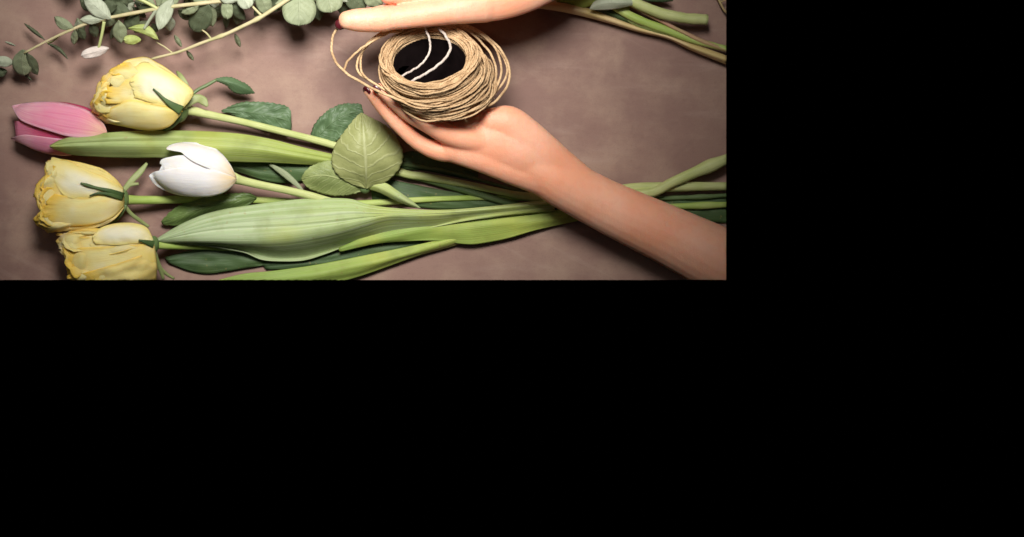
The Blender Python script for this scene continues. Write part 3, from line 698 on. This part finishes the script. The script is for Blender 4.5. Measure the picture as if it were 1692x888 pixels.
# ------------------------------------------------------------------ eucalyptus
t = thing('eucalyptus_branch', 'eucalyptus branch with grey green leaves reaching in over the far left corner', 'branch')
tube('stem', [(40, 88, 34, 1.8), (75, 70, 36, 2), (110, 53, 38, 2.4), (150, 37, 40, 2.8), (190, 28, 42, 3.0), (260, 15, 44, 3.2), (330, 6, 45, 3.4), (400, -4, 46, 4.2), (520, -30, 46, 5)], M['twig'], t, n=60, wob=1.5, nodes=(.27, .5))
def twig(pts, mat='stem_pale'): return tube('twig', pts, M[mat], t, n=16, seg=7)
twig([(172, 36, 41, 3), (168, 58, 39, 2.6), (163, 80, 36, 2.4)])
twig([(258, 17, 44, 3), (248, 32, 42, 2.8), (238, 48, 40, 2.6)], 'euc_pale')
twig([(262, 16, 44, 3), (245, 6, 45, 3), (222, -5, 46, 3)])
twig([(100, 58, 37, 1.6), (88, 68, 30, 1.4), (78, 72, 28, 1.2)])
def el(tip, base, wd, mat, z0=38, z1=40, bend=0.0, lab=None, rnd=False, dome=2.0):
    """one eucalyptus leaf from tip to base"""
    a, b = Vector(tip), Vector(base); d = b - a; n_ = Vector((-d.y, d.x)).normalized()
    prof = [(0, .0), (.08, .62), (.25, .92), (.5, 1.0), (.75, .8), (.92, .4), (1, .08)] if rnd else [(0, .0), (.12, .5), (.32, .9), (.55, 1.0), (.78, .7), (.93, .28), (1, .08)]
    A, Bm, Bb = [], [], []
    for s, w_ in prof:
        c = a + d * s + n_ * bend * math.sin(PI * s); z = z0 + (z1 - z0) * s
        A.append((*(c + n_ * wd * w_), z)); Bm.append((*c, z + dome)); Bb.append((*(c - n_ * wd * w_), z))
    o = blade('leaf', [A, Bm, Bb], M[mat], t, N=20, M=10, ripple=1.0, seed=int(tip[0]) % 17)
    if lab: o['label'] = lab
    return o
el((138, -6), (184, 32), 14, 'euc_pale', 48, 42)
el((132, 33), (172, 32), 8, 'euc_pale', 42, 41)
el((90, 28), (122, 47), 9, 'euc', 40, 38, 3)
el((40, 125), (38, 82), 16, 'euc', 20, 34, -3, rnd=True)
el((62, 124), (44, 88), 9, 'euc_dark', 16, 33)
el((22, 103), (52, 133), 3.5, 'euc_dark', 10, 12)
el((-12, 100), (24, 104), 9, 'euc_pale', 22, 26)
el((-10, 122), (12, 118), 8, 'euc_dark', 14, 16)
el((40, 39), (74, 66), 3, 'euc_dark', 16, 20)
el((78, 72), (112, 98), 3, 'euc_dark', 16, 20, -4)
el((8, 69), (26, 76), 2, 'euc_pale', 12, 14)
el((134, 92), (180, 80), 9, 'euc_white', 37, 35, lab='whitish oval leaf seen from below', rnd=True)
el((262, 66), (212, 47), 8, 'euc_lime', 36, 40, 8, lab='curved lime green leaf')
el((204, 66), (233, 66), 8, 'euc_lime', 38, 38, rnd=True)
el((262, 50), (286, -2), 13, 'euc_pale', 46, 45, -3, lab='bright pale leaf hanging under the branch')
el((200, 72), (196, 34), 12, 'euc', 30, 40)
el((122, 74), (124, 50), 6, 'euc', 28, 38)
el((140, 66), (130, 46), 7, 'euc_dark', 26, 38)
el((160, 62), (150, 38), 8, 'euc_dark', 24, 38)
el((205, 48), (230, 24), 12, 'euc_dark', 26, 38)
el((178, 12), (215, 22), 13, 'euc_dark', 30, 38)
el((222, 2), (252, 14), 10, 'euc_dark', 30, 42)
el((320, 52), (345, 8), 18, 'euc_dark', 26, 44, rnd=True)
el((352, 44), (338, 4), 13, 'euc', 24, 44)
el((300, 22), (330, 8), 9, 'euc', 38, 44)
el((376, 32), (374, -3), 10, 'euc', 44, 46, rnd=True)
el((360, -12), (392, 2), 12, 'euc_pale', 50, 46)
el((412, 14), (396, -14), 13, 'euc_pale', 48, 46, rnd=True)
el((443, 22), (428, -12), 13, 'euc', 36, 44, rnd=True)
el((405, 34), (380, 4), 9, 'euc_dark', 26, 44)
el((420, 26), (440, 6), 8, 'euc_dark', 22, 40)
el((494, 43), (495, -16), 28, 'euc', 50, 46, rnd=True, lab='large round grey green leaf')
el((548, 21), (540, -18), 22, 'euc', 46, 44, rnd=True)
el((604, 14), (570, -12), 16, 'euc_dark', 30, 40, rnd=True)
el((632, 8), (600, -16), 16, 'euc', 34, 42)
el((575, 30), (560, -8), 11, 'euc_dark', 18, 30)
el((528, 34), (520, -8), 12, 'euc_dark', 22, 30)
el((455, 20), (462, -12), 13, 'euc_dark', 26, 36)
random.seed(4)
for k in range(48):      # the crown of the branch goes on beyond the far edge of the view
    x = 120 + (k % 24) * 19 + random.uniform(-8, 8); y = random.uniform(-46, -4) if k < 24 else random.uniform(-20, 8)
    a = random.uniform(0, 2*PI); L = random.uniform(24, 40)
    el((x + L*math.cos(a), min(16 if x < 470 else 8, y + L*math.sin(a))), (x, y), random.uniform(9, 15), random.choice(['euc', 'euc_dark', 'euc', 'euc_pale']), random.uniform(20, 40), random.uniform(30, 44))

for k in range(34):      # lower leaves seen between the ones above
    x = 135 + (k % 17) * 17 + random.uniform(-9, 9); y = random.uniform(-8, 40) - (x > 330) * 14
    a = random.uniform(.6, 2.6); L = random.uniform(16, 30)
    el((x + L*math.cos(a), y + L*math.sin(a)), (x, y), random.uniform(5, 10), random.choice(['euc', 'euc', 'euc_dark', 'euc_pale', 'euc_dark']), random.uniform(8, 22), random.uniform(18, 36))

t = thing('twig', 'thin bare straw coloured twig curving from the upper yellow rose towards the round leaves', 'twig')
tube('stem', [(250, 98, 30, 2), (290, 88, 34, 2.3), (330, 73, 38, 2.6), (380, 54, 42, 3), (430, 29, 46, 3.2), (484, -6, 50, 3.4), (520, -34, 52, 3.6)], M['twig'], t, n=60, wob=2, seg=9, nodes=(.4, .62))
tube('side_shoot', [(285, 88, 33, 1.6), (272, 78, 28, 1.5), (258, 70, 24, 1.2)], M['twig'], t, n=10, seg=6)
tube('side_shoot', [(350, 66, 40, 1.8), (342, 56, 36, 1.6), (334, 50, 33, 1.3)], M['twig'], t, n=10, seg=6)
tube('side_shoot', [(434, 28, 46, 2.4), (424, 18, 44, 2.2), (414, 8, 42, 2)], M['twig'], t, n=10, seg=6)
el((397, 78), (388, 56), 4, 'euc', 24, 36)
el((320, 100), (308, 84), 3.5, 'euc', 20, 30)
el((300, 78), (288, 58), 4, 'euc', 16, 22)

# ------------------------------------------------------------------ stems at the far right corner
G2 = 'flower stems at the far right corner'
t = thing('flower_stem', 'flat tan stem running from the upper hand to the right edge', 'stem', G2)
blade('stem', [[(880, 2, 12), (905, 1, 12), (930, 5, 12), (965, 13, 11), (1000, 25, 10), (1050, 44, 9), (1100, 58, 9), (1150, 75, 9), (1225, 102, 9)],
               [(880, 8, 15), (905, 9, 15), (930, 12, 15), (968, 20, 14), (1004, 32, 13), (1052, 48, 11), (1102, 61, 12), (1148, 80, 13), (1225, 108, 13)],
               [(880, 12, 11), (905, 15, 11), (930, 19, 10), (970, 28, 9), (1008, 38, 8), (1054, 52, 7), (1104, 64, 7), (1146, 84, 7), (1225, 116, 7)]],
      M['stem_tan'], t, N=60, M=12, thick=1.6, ripple=.8, clip=EDGE_R)
t = thing('flower_stem', 'thick pale green stem with its cut end showing near the right corner', 'stem', G2)
tube('stem', [(985, -32, 18, 8), (1045, 2, 22, 8), (1070, 14, 22, 8.5), (1095, 23, 21, 9), (1130, 30, 20, 9), (1168, 33, 18, 9)], M['stem_pale'], t, n=40, seg=14, wob=1)
t = thing('flower_stem', 'green stem spreading into two blades and thinning to the right edge', 'stem', G2)
tube('stem', [(1000, 2, 12, 6), (1030, 20, 14, 7), (1060, 35, 14, 7), (1100, 50, 13, 7), (1150, 68, 12, 5.5), (1230, 88, 12, 5)], M['stem'], t, n=50, seg=12, wob=1, clip=EDGE_R)
blade('leaf', [[(1034, 30, 10), (1055, 36, 12), (1080, 46, 13), (1110, 56, 12), (1140, 66, 10)], [(1040, 38, 9), (1060, 48, 9), (1085, 57, 9), (1115, 64, 9), (1140, 68, 8)]], M['tulip_leaf_fresh'], t, dome=2, N=30, M=10, thick=.8)
blade('leaf', [[(985, 4, 9), (1005, 14, 10), (1030, 26, 10), (1050, 34, 9)], [(980, 14, 8), (1000, 24, 8), (1025, 34, 8), (1048, 40, 8)]], M['deep_leaf_gap_shade'], t, dome=2, N=30, M=10, thick=.8)
t = thing('flower_stem', 'thin reddish stem squeezed between the two green stems at the right', 'stem', G2)
tube('stem', [(1035, 6, 17, 3), (1060, 18, 17, 3), (1090, 34, 16, 3.2), (1125, 52, 15, 3.2), (1150, 64, 14, 4), (1185, 78, 13, 3.5), (1230, 90, 12, 3)], M['stem_pink'], t, n=40, seg=8, wob=2, clip=EDGE_R)
o = blade('silver_leaf', [[(974, 15, 24), (982, 3, 26), (1000, -6, 27), (1025, -8, 27), (1048, 2, 25)],
                [(974, 15.5, 24), (990, 8, 28), (1008, 5, 29), (1028, 5, 29), (1048, 5, 25)],
                [(975, 16, 24), (990, 17, 24), (1010, 16.5, 24), (1030, 13, 24), (1048, 8, 24)]], M['euc_pale'], None, N=24, M=12)
tag(o, 'small silvery leaf lying over the stems at the far right corner', 'leaf')
t = thing('leafy_stem', 'dark green leafy stem just behind the tan stem, mostly past the far edge', 'stem')
tube('stem', [(900, -22, 14, 5), (950, -8, 14, 5), (1000, 4, 11, 5), (1040, 14, 9, 4)], M['stem'], t, n=30)
blade('leaf', [[(918, 0, 14), (940, -8, 16), (965, -8, 16), (985, 2, 14)], [(920, 4, 12), (940, 8, 12), (962, 13, 12), (985, 8, 12)]], M['tulip_leaf_lime'], t, N=24, M=10, dome=2)
blade('leaf', [[(1055, -4, 16), (1070, -14, 18), (1095, -14, 18), (1112, 0, 16)], [(1056, -1, 14), (1072, 3, 14), (1094, 4, 14), (1112, 2, 14)]], M['rose_dark'], t, N=24, M=10, dome=2)
t = thing('twig', 'small pinkish twig touching the far right corner of the table', 'twig')
tube('stem', [(1178, -20, 8, 3), (1188, 0, 8, 2.5), (1196, 16, 8, 2), (1215, 34, 8, 2)], M['stem_pink'], t, n=20, seg=7, wob=2, clip=EDGE_R)
tube('side_shoot', [(1190, 4, 8, 1.6), (1204, -2, 10, 1.4), (1215, -8, 10, 1.2)], M['stem_pink'], t, n=10, seg=6, clip=EDGE_R)

# ------------------------------------------------------------------ the person's hands
def limb_mesh(name, chains, voxel=0.0011, smooth=9):
    """one continuous skin grown round overlapping tapered limbs, given as (px, py, z mm, r px)"""
    v, f, u = [], [], []
    for pts, flat in chains:
        n = max(10, len(pts) * 6); q = spline(pts, n)
        path = [W(x, y, z*.001) for x, y, z, r in q]; rad = [max(r, 1) * S for *_, r in q]
        # rounded ends
        d0 = (path[0] - path[1]).normalized(); d1 = (path[-1] - path[-2]).normalized()
        pre = [(path[0] + d0 * rad[0] * math.sin(a) * .9, rad[0] * math.cos(a)) for a in (1.45, 1.15, .8, .4)]
        post = [(path[-1] + d1 * rad[-1] * math.sin(a) * .9, rad[-1] * math.cos(a)) for a in (.4, .8, 1.15, 1.45)]
        path = [p for p, _ in pre] + path + [p for p, _ in post]; rad = [r_ for _, r_ in pre] + rad + [r_ for _, r_ in post]
        tube_geo(path, rad, 20, flat, v, f, u)
    me = mesh_from(name, v, f)
    o = bpy.data.objects.new(name, me); C.objects.link(o)
    m1 = o.modifiers.new('r', 'REMESH'); m1.mode = 'VOXEL'; m1.voxel_size = voxel; m1.use_smooth_shade = True
    m2 = o.modifiers.new('s', 'SMOOTH'); m2.factor = 0.6; m2.iterations = smooth
    dg = bpy.context.evaluated_depsgraph_get(); dg.update()
    res = bpy.data.meshes.new_from_object(o.evaluated_get(dg))
    bpy.data.objects.remove(o); bpy.data.meshes.remove(me)
    res.name = name
    return res

def nail(c, dirn, up, ln, wd, parent):
    """a curved nail plate: centre, pointing direction and outward normal in world space"""
    d = Vector(dirn).normalized(); n_ = Vector(up); n_ = (n_ - d * n_.dot(d)).normalized(); s = d.cross(n_)
    verts, faces = [], []
    A, B = 9, 7
    for i in range(A):
        a = i / (A-1) * 2 - 1
        for j in range(B):
            b = j / (B-1) * 2 - 1
            wv = wd * math.sqrt(max(0.05, 1 - abs(a)**3.5 * .9))
            verts.append(Vector(c) + d * a * ln + s * b * wv - n_ * (b*b) * wd * .35 - n_ * max(0, a)**2 * ln * .15)
    faces = [(i*B+j, (i+1)*B+j, (i+1)*B+j+1, i*B+j+1) for i in range(A-1) for j in range(B-1)]
    me = mesh_from('fingernail', verts, faces)
    o = link('fingernail', me, M['nail'], parent)
    m = o.modifiers.new('thickness', 'SOLIDIFY'); m.thickness = 0.0006; m.offset = 0
    return o

P = thing('person', 'bare hands and forearm, one hand under the twine coil, one pulling its end', 'person')
low = [
 ([(850, 262, 54, 24), (880, 274, 50, 33), (915, 295, 45, 39), (960, 319, 40, 41), (1010, 345, 36, 43), (1100, 387, 33, 48), (1200, 436, 34, 55), (1290, 480, 36, 60)], .86),   # forearm
 ([(898, 272, 50, 40), (860, 250, 54, 42), (815, 238, 56, 37), (770, 236, 57, 30)], .62),     # middle of the palm
 ([(895, 290, 48, 33), (850, 279, 52, 27), (800, 262, 55, 24), (745, 246, 57, 21)], .8),      # outer edge of the palm
 ([(960, 314, 41, 36), (925, 283, 46, 35), (893, 253, 52, 34), (862, 226, 55, 34), (838, 206, 57, 31), (815, 203, 58, 25)], .72),   # base of the thumb
 ([(832, 206, 56, 25), (806, 203, 54, 17), (780, 185, 48, 15), (750, 165, 40, 13), (728, 152, 36, 10)], .9),   # thumb behind the coil
 ([(770, 248, 57, 18), (730, 251, 56, 16), (692, 236, 58, 13), (660, 208, 61, 12), (633, 180, 65, 10.5), (616, 159, 70, 9.0), (607, 151, 71, 7)], .95),   # little finger side
 ([(800, 236, 58, 20), (748, 225, 65, 18), (708, 205, 70, 15.5), (676, 186, 70, 15), (650, 165, 74, 13), (632, 150, 76, 10.5), (625, 145, 76, 8.5)], .95),
 ([(790, 225, 56, 19), (745, 210, 52, 16), (712, 185, 44, 15), (685, 160, 38, 13), (662, 138, 36, 10)], .95),
 ([(790, 215, 55, 18), (752, 198, 48, 16), (725, 170, 38, 14), (705, 145, 32, 12), (688, 122, 30, 9)], .95),
]
me = limb_mesh('forearm_and_hand', low, smooth=8)
clip_mesh(me, right=1200, bottom=463, fill=True)
arm = link('forearm_and_hand', me, M['skin'], P); arm['label'] = 'open hand under the coil with the forearm running to the right corner'
nail(W(605, 151, .0735), (W(604, 146, .071) - W(616, 159, .072)), (-.55, -.25, .75), 0.0036, 0.0030, arm)
nail(W(623.5, 146, .0805), (W(618, 141, .076) - W(632, 154, .076)), (-.2, .2, .95), 0.0034, 0.0034, arm)['label'] = 'nail of the finger lying on the twine'

up = [
 ([(573, 33.5, 80, 15), (588, 33.5, 79, 18.2), (606, 33.5, 78, 19.5), (632, 32, 78, 20.5), (650, 30, 77, 19), (685, 26, 77, 20), (712, 22, 77, 21.5), (745, 17, 78, 23), (800, 6, 79, 31)], .9),   # index finger
 ([(640, -8, 72, 14), (670, -9, 73, 15.5), (720, -10, 75, 17), (770, -10, 79, 22), (820, -18, 80, 28)], .9),
 ([(655, -44, 68, 14), (700, -44, 72, 16.5), (750, -42, 76, 18), (800, -40, 79, 22), (840, -42, 80, 26)], .9),
 ([(690, -76, 62, 12), (730, -76, 68, 14.5), (775, -72, 73, 16), (820, -66, 77, 20), (850, -62, 79, 24)], .9),
 ([(592, 30, 66, 11), (620, 26, 64, 14), (660, 16, 64, 15.5), (710, 0, 67, 18), (760, -14, 72, 22), (820, -30, 77, 28)], .9),   # thumb below the finger
 ([(780, 6, 79, 31), (826, -2, 80, 34), (870, -18, 80, 36), (915, -44, 80, 38)], .7),
 ([(790, -28, 79, 30), (850, -44, 80, 34), (920, -60, 80, 38), (985, -92, 80, 40)], .75),
 ([(905, -56, 80, 42), (985, -98, 80, 41), (1080, -150, 80, 44), (1180, -205, 80, 50)], .85),
]
me = limb_mesh('hand', up, smooth=6)
hand = link('hand', me, M['skin'], P); hand['label'] = 'upper hand pinching the loose end of the twine'
nail(W(563.5, 40.5, .0815), (-.9, -.5, -.1), (-.55, -.5, .67), 0.0046, 0.0042, hand)

# ------------------------------------------------------------------ the coil of twine
t = thing('twine_coil', 'coil of tan jute twine with a dark hollow, held in the open hand', 'twine')
n_ax = Vector((-0.10, 0.72, 0.69)).normalized()
ex = Vector((1, 0, 0)); ex = (ex - n_ax * ex.dot(n_ax)).normalized(); ey = n_ax.cross(ex)
F = W(709, 98, .078); k_ = (D - .078) / D * S
RI, RO, DEP = 62.5 * k_, 81 * k_, 0.022
TW = 0.00080
random.seed(11)
def ring_pt(th, r, d, ox=0.0, oy=0.0):
    return F - n_ax * d + ex * (math.cos(th) * r + ox) + ey * (math.sin(th) * r + oy)
# cross-section path of the winding: over the inner wall, the face and round the outer wall
v, f, u = [], [], []
def loops(cs, seg=6, tw=TW, jit=0.0011, n=56):
    for idx, (r, d, ox, oy) in enumerate(cs):
        s1, s2 = random.random() * 50, random.random() * 50
        r2, d2 = cs[min(idx + 1, len(cs) - 1)][:2]
        tilt = random.uniform(-1, 1) * 0.0010; ph = random.uniform(0, 2*PI)
        path = []
        for i in range(n + 1):
            th = 2*PI*i/n + ph; q = Vector((math.cos(th), math.sin(th), 0))
            rr = r + jit * 1.6 * noise.noise(q * 1.3 + Vector((0, 0, s1))) + jit * .5 * noise.noise(q * 4 + Vector((0, 0, s2)))
            dd = d + tilt * math.sin(th * (1 + idx % 2) + s1) + jit * 1.3 * noise.noise(q * 1.5 + Vector((9, 0, s2)))
            path.append(ring_pt(th, rr, dd, ox, oy))
        tube_geo(path, [tw * (1 + .10 * noise.noise(Vector((i * .9, s1, 0)))) for i in range(n + 1)], seg, 1.0, v, f, u, cap=False, u0=random.random() * 500)
cs = []
nf = 16
for i in range(20):                       # inner wall
    d = DEP - DEP * i / 19; cs.append((RI + 0.0004 + 0.0012 * (1 - math.cos(d / DEP * 1.2)), d, 0, 0))
for i in range(nf):                       # rounded front face
    q = i / (nf - 1); cs.append((RI + (RO - RI) * q, 0.0006 - 0.0030 * math.sin(PI * q) + 0.004 * q * q, 0.0008 * q, 0))
for i in range(11):                       # outer wall: in under the front roll, then out again and slipping to the right
    q = (i + .4) / 11; cs.append((RO - 0.0030 * math.sin(PI * min(1, q * 1.6)) + 0.0015 * q + random.uniform(-.0012, .0012), 0.004 + (DEP + .003) * q, 0.0008 + 0.009 * q, -0.001 * q))
loops(cs)
cs2 = []
for i in range(34):                       # loosely crossing strands lying on top of the winding
    q = random.random()
    if i % 3 == 0: cs2.append((RI + (RO - RI) * random.uniform(.1, .95), -0.0032 + 0.003 * random.random(), random.uniform(-.001, .002), random.uniform(-.001, .001)))
    else: cs2.append((RO + random.uniform(-.001, .0035), 0.008 + (DEP - .001) * q, 0.001 + 0.010 * q, random.uniform(-.002, .001)))
loops(cs2, jit=0.003)
rf = random.Random(3)
nb = len(v)
for i in range(1700):                      # loose fibres standing off the strands
    p = v[rf.randrange(nb)]; rel = p - F; rad_ = (rel - n_ax * rel.dot(n_ax)).length
    if rad_ < RI + .0035: continue
    d = Vector((rf.uniform(-1, 1), rf.uniform(-1, 1), rf.uniform(-.3, 1))).normalized()
    L = rf.uniform(.0015, .004); b_ = d.cross(Vector((0, 0, 1))).normalized() * .00007
    m_ = p + d * L * .5 + Vector((rf.uniform(-1, 1), rf.uniform(-1, 1), 0)) * .0006; q_ = len(v)
    v += [p - b_, p + b_, m_ + b_, m_ - b_, p + d * L]; u += [(0, 0)] * 5
    f += [(q_, q_+1, q_+2, q_+3), (q_+3, q_+2, q_+4)]
me = mesh_from('winding', v, f, u); link('winding', me, M['twine'], t)
# black liner and shell standing in for the shade inside the coil
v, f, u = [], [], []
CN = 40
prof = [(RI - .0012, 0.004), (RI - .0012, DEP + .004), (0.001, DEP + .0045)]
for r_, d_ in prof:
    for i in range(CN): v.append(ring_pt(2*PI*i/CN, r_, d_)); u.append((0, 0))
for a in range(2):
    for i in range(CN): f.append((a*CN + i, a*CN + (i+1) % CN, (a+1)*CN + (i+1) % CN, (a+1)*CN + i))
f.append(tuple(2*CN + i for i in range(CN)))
b0 = len(v)  # outer black shell, shows as dark gaps between the strands
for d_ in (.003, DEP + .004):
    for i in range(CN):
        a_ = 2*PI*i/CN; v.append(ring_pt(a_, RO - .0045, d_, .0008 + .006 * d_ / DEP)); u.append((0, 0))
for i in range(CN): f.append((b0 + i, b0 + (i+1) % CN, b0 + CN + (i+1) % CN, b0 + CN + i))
o = link('shade_core', mesh_from('shade_core', v, f, u), M['shade_core'], t)
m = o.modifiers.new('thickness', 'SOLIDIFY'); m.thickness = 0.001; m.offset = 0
# strands
def strand(name, pts, mat='twine', r=2.3, lab=None, n=60, seed=0):
    q = spline(pts, n)
    path = [W(x + 1.2*noise.noise(Vector((i*.25, seed, 0))), y + 1.2*noise.noise(Vector((i*.25, seed, 5))), z*.001) for i, (x, y, z) in enumerate(q)]
    v, f, u = tube_geo(path, [r * S * (1 + .12*noise.noise(Vector((i*.8, seed, 9)))) for i in range(n)], 8)
    o = link(name, mesh_from(name, v, f, u), M[mat], t)
    if lab: o['label'] = lab
    return o
strand('crossing_strand', [(701, 44, 66), (708, 60, 68), (711, 78, 68), (706, 94, 70), (692, 110, 76), (664, 126, 90)], 'twine_pale', 1.8, 'paler strand crossing the hollow', seed=1)
strand('crossing_strand', [(724, 46, 66), (738, 62, 68), (744, 78, 68), (738, 94, 71), (716, 114, 80), (678, 136, 94)], 'twine_pale', 2.2, 'paler strand crossing the hollow', seed=2)
strand('loose_end', [(567, 38, 76), (558, 46, 75), (550, 62, 74), (548, 84, 74), (556, 105, 75), (574, 122, 78), (600, 138, 82), (640, 158, 92), (690, 172, 98), (740, 168, 100)], r=2.1, lab='loose end running from the pinching finger', seed=3)
strand('loose_loop', [(568, 117, 76), (574, 103, 76), (590, 86, 74), (620, 66, 68), (655, 50, 62), (700, 42, 58)], r=1.9, seed=4)
strand('loose_loop', [(664, 52, 62), (630, 58, 66), (600, 84, 66), (590, 106, 68), (596, 124, 72), (640, 150, 80)], r=1.9, seed=5)
strand('loose_loop', [(672, 46, 60), (632, 54, 64), (604, 76, 64), (596, 102, 66), (604, 128, 76), (660, 162, 86)], r=1.9, seed=15)
strand('loose_loop', [(720, 34, 48), (770, 42, 46), (806, 62, 46), (832, 90, 50), (842, 118, 56), (837, 145, 64), (815, 170, 74), (775, 188, 80), (730, 190, 82)], r=2.1, seed=6)
strand('loose_loop', [(740, 36, 50), (790, 54, 48), (818, 80, 50), (828, 110, 56), (822, 142, 66), (795, 168, 78), (750, 184, 86), (700, 182, 88)], r=2.0, seed=7)
strand('loose_loop', [(750, 40, 52), (785, 60, 50), (812, 92, 54), (820, 124, 62), (808, 154, 72), (770, 180, 82), (720, 190, 84)], r=1.9, seed=8)
strand('loose_loop', [(730, 40, 54), (780, 66, 54), (802, 100, 60), (803, 130, 70), (785, 156, 80), (745, 172, 92)], r=1.9, seed=9)
strand('loose_loop', [(760, 44, 44), (812, 72, 44), (836, 104, 50), (833, 134, 58), (800, 172, 70), (765, 193, 74), (735, 195, 76)], r=1.9, seed=10)
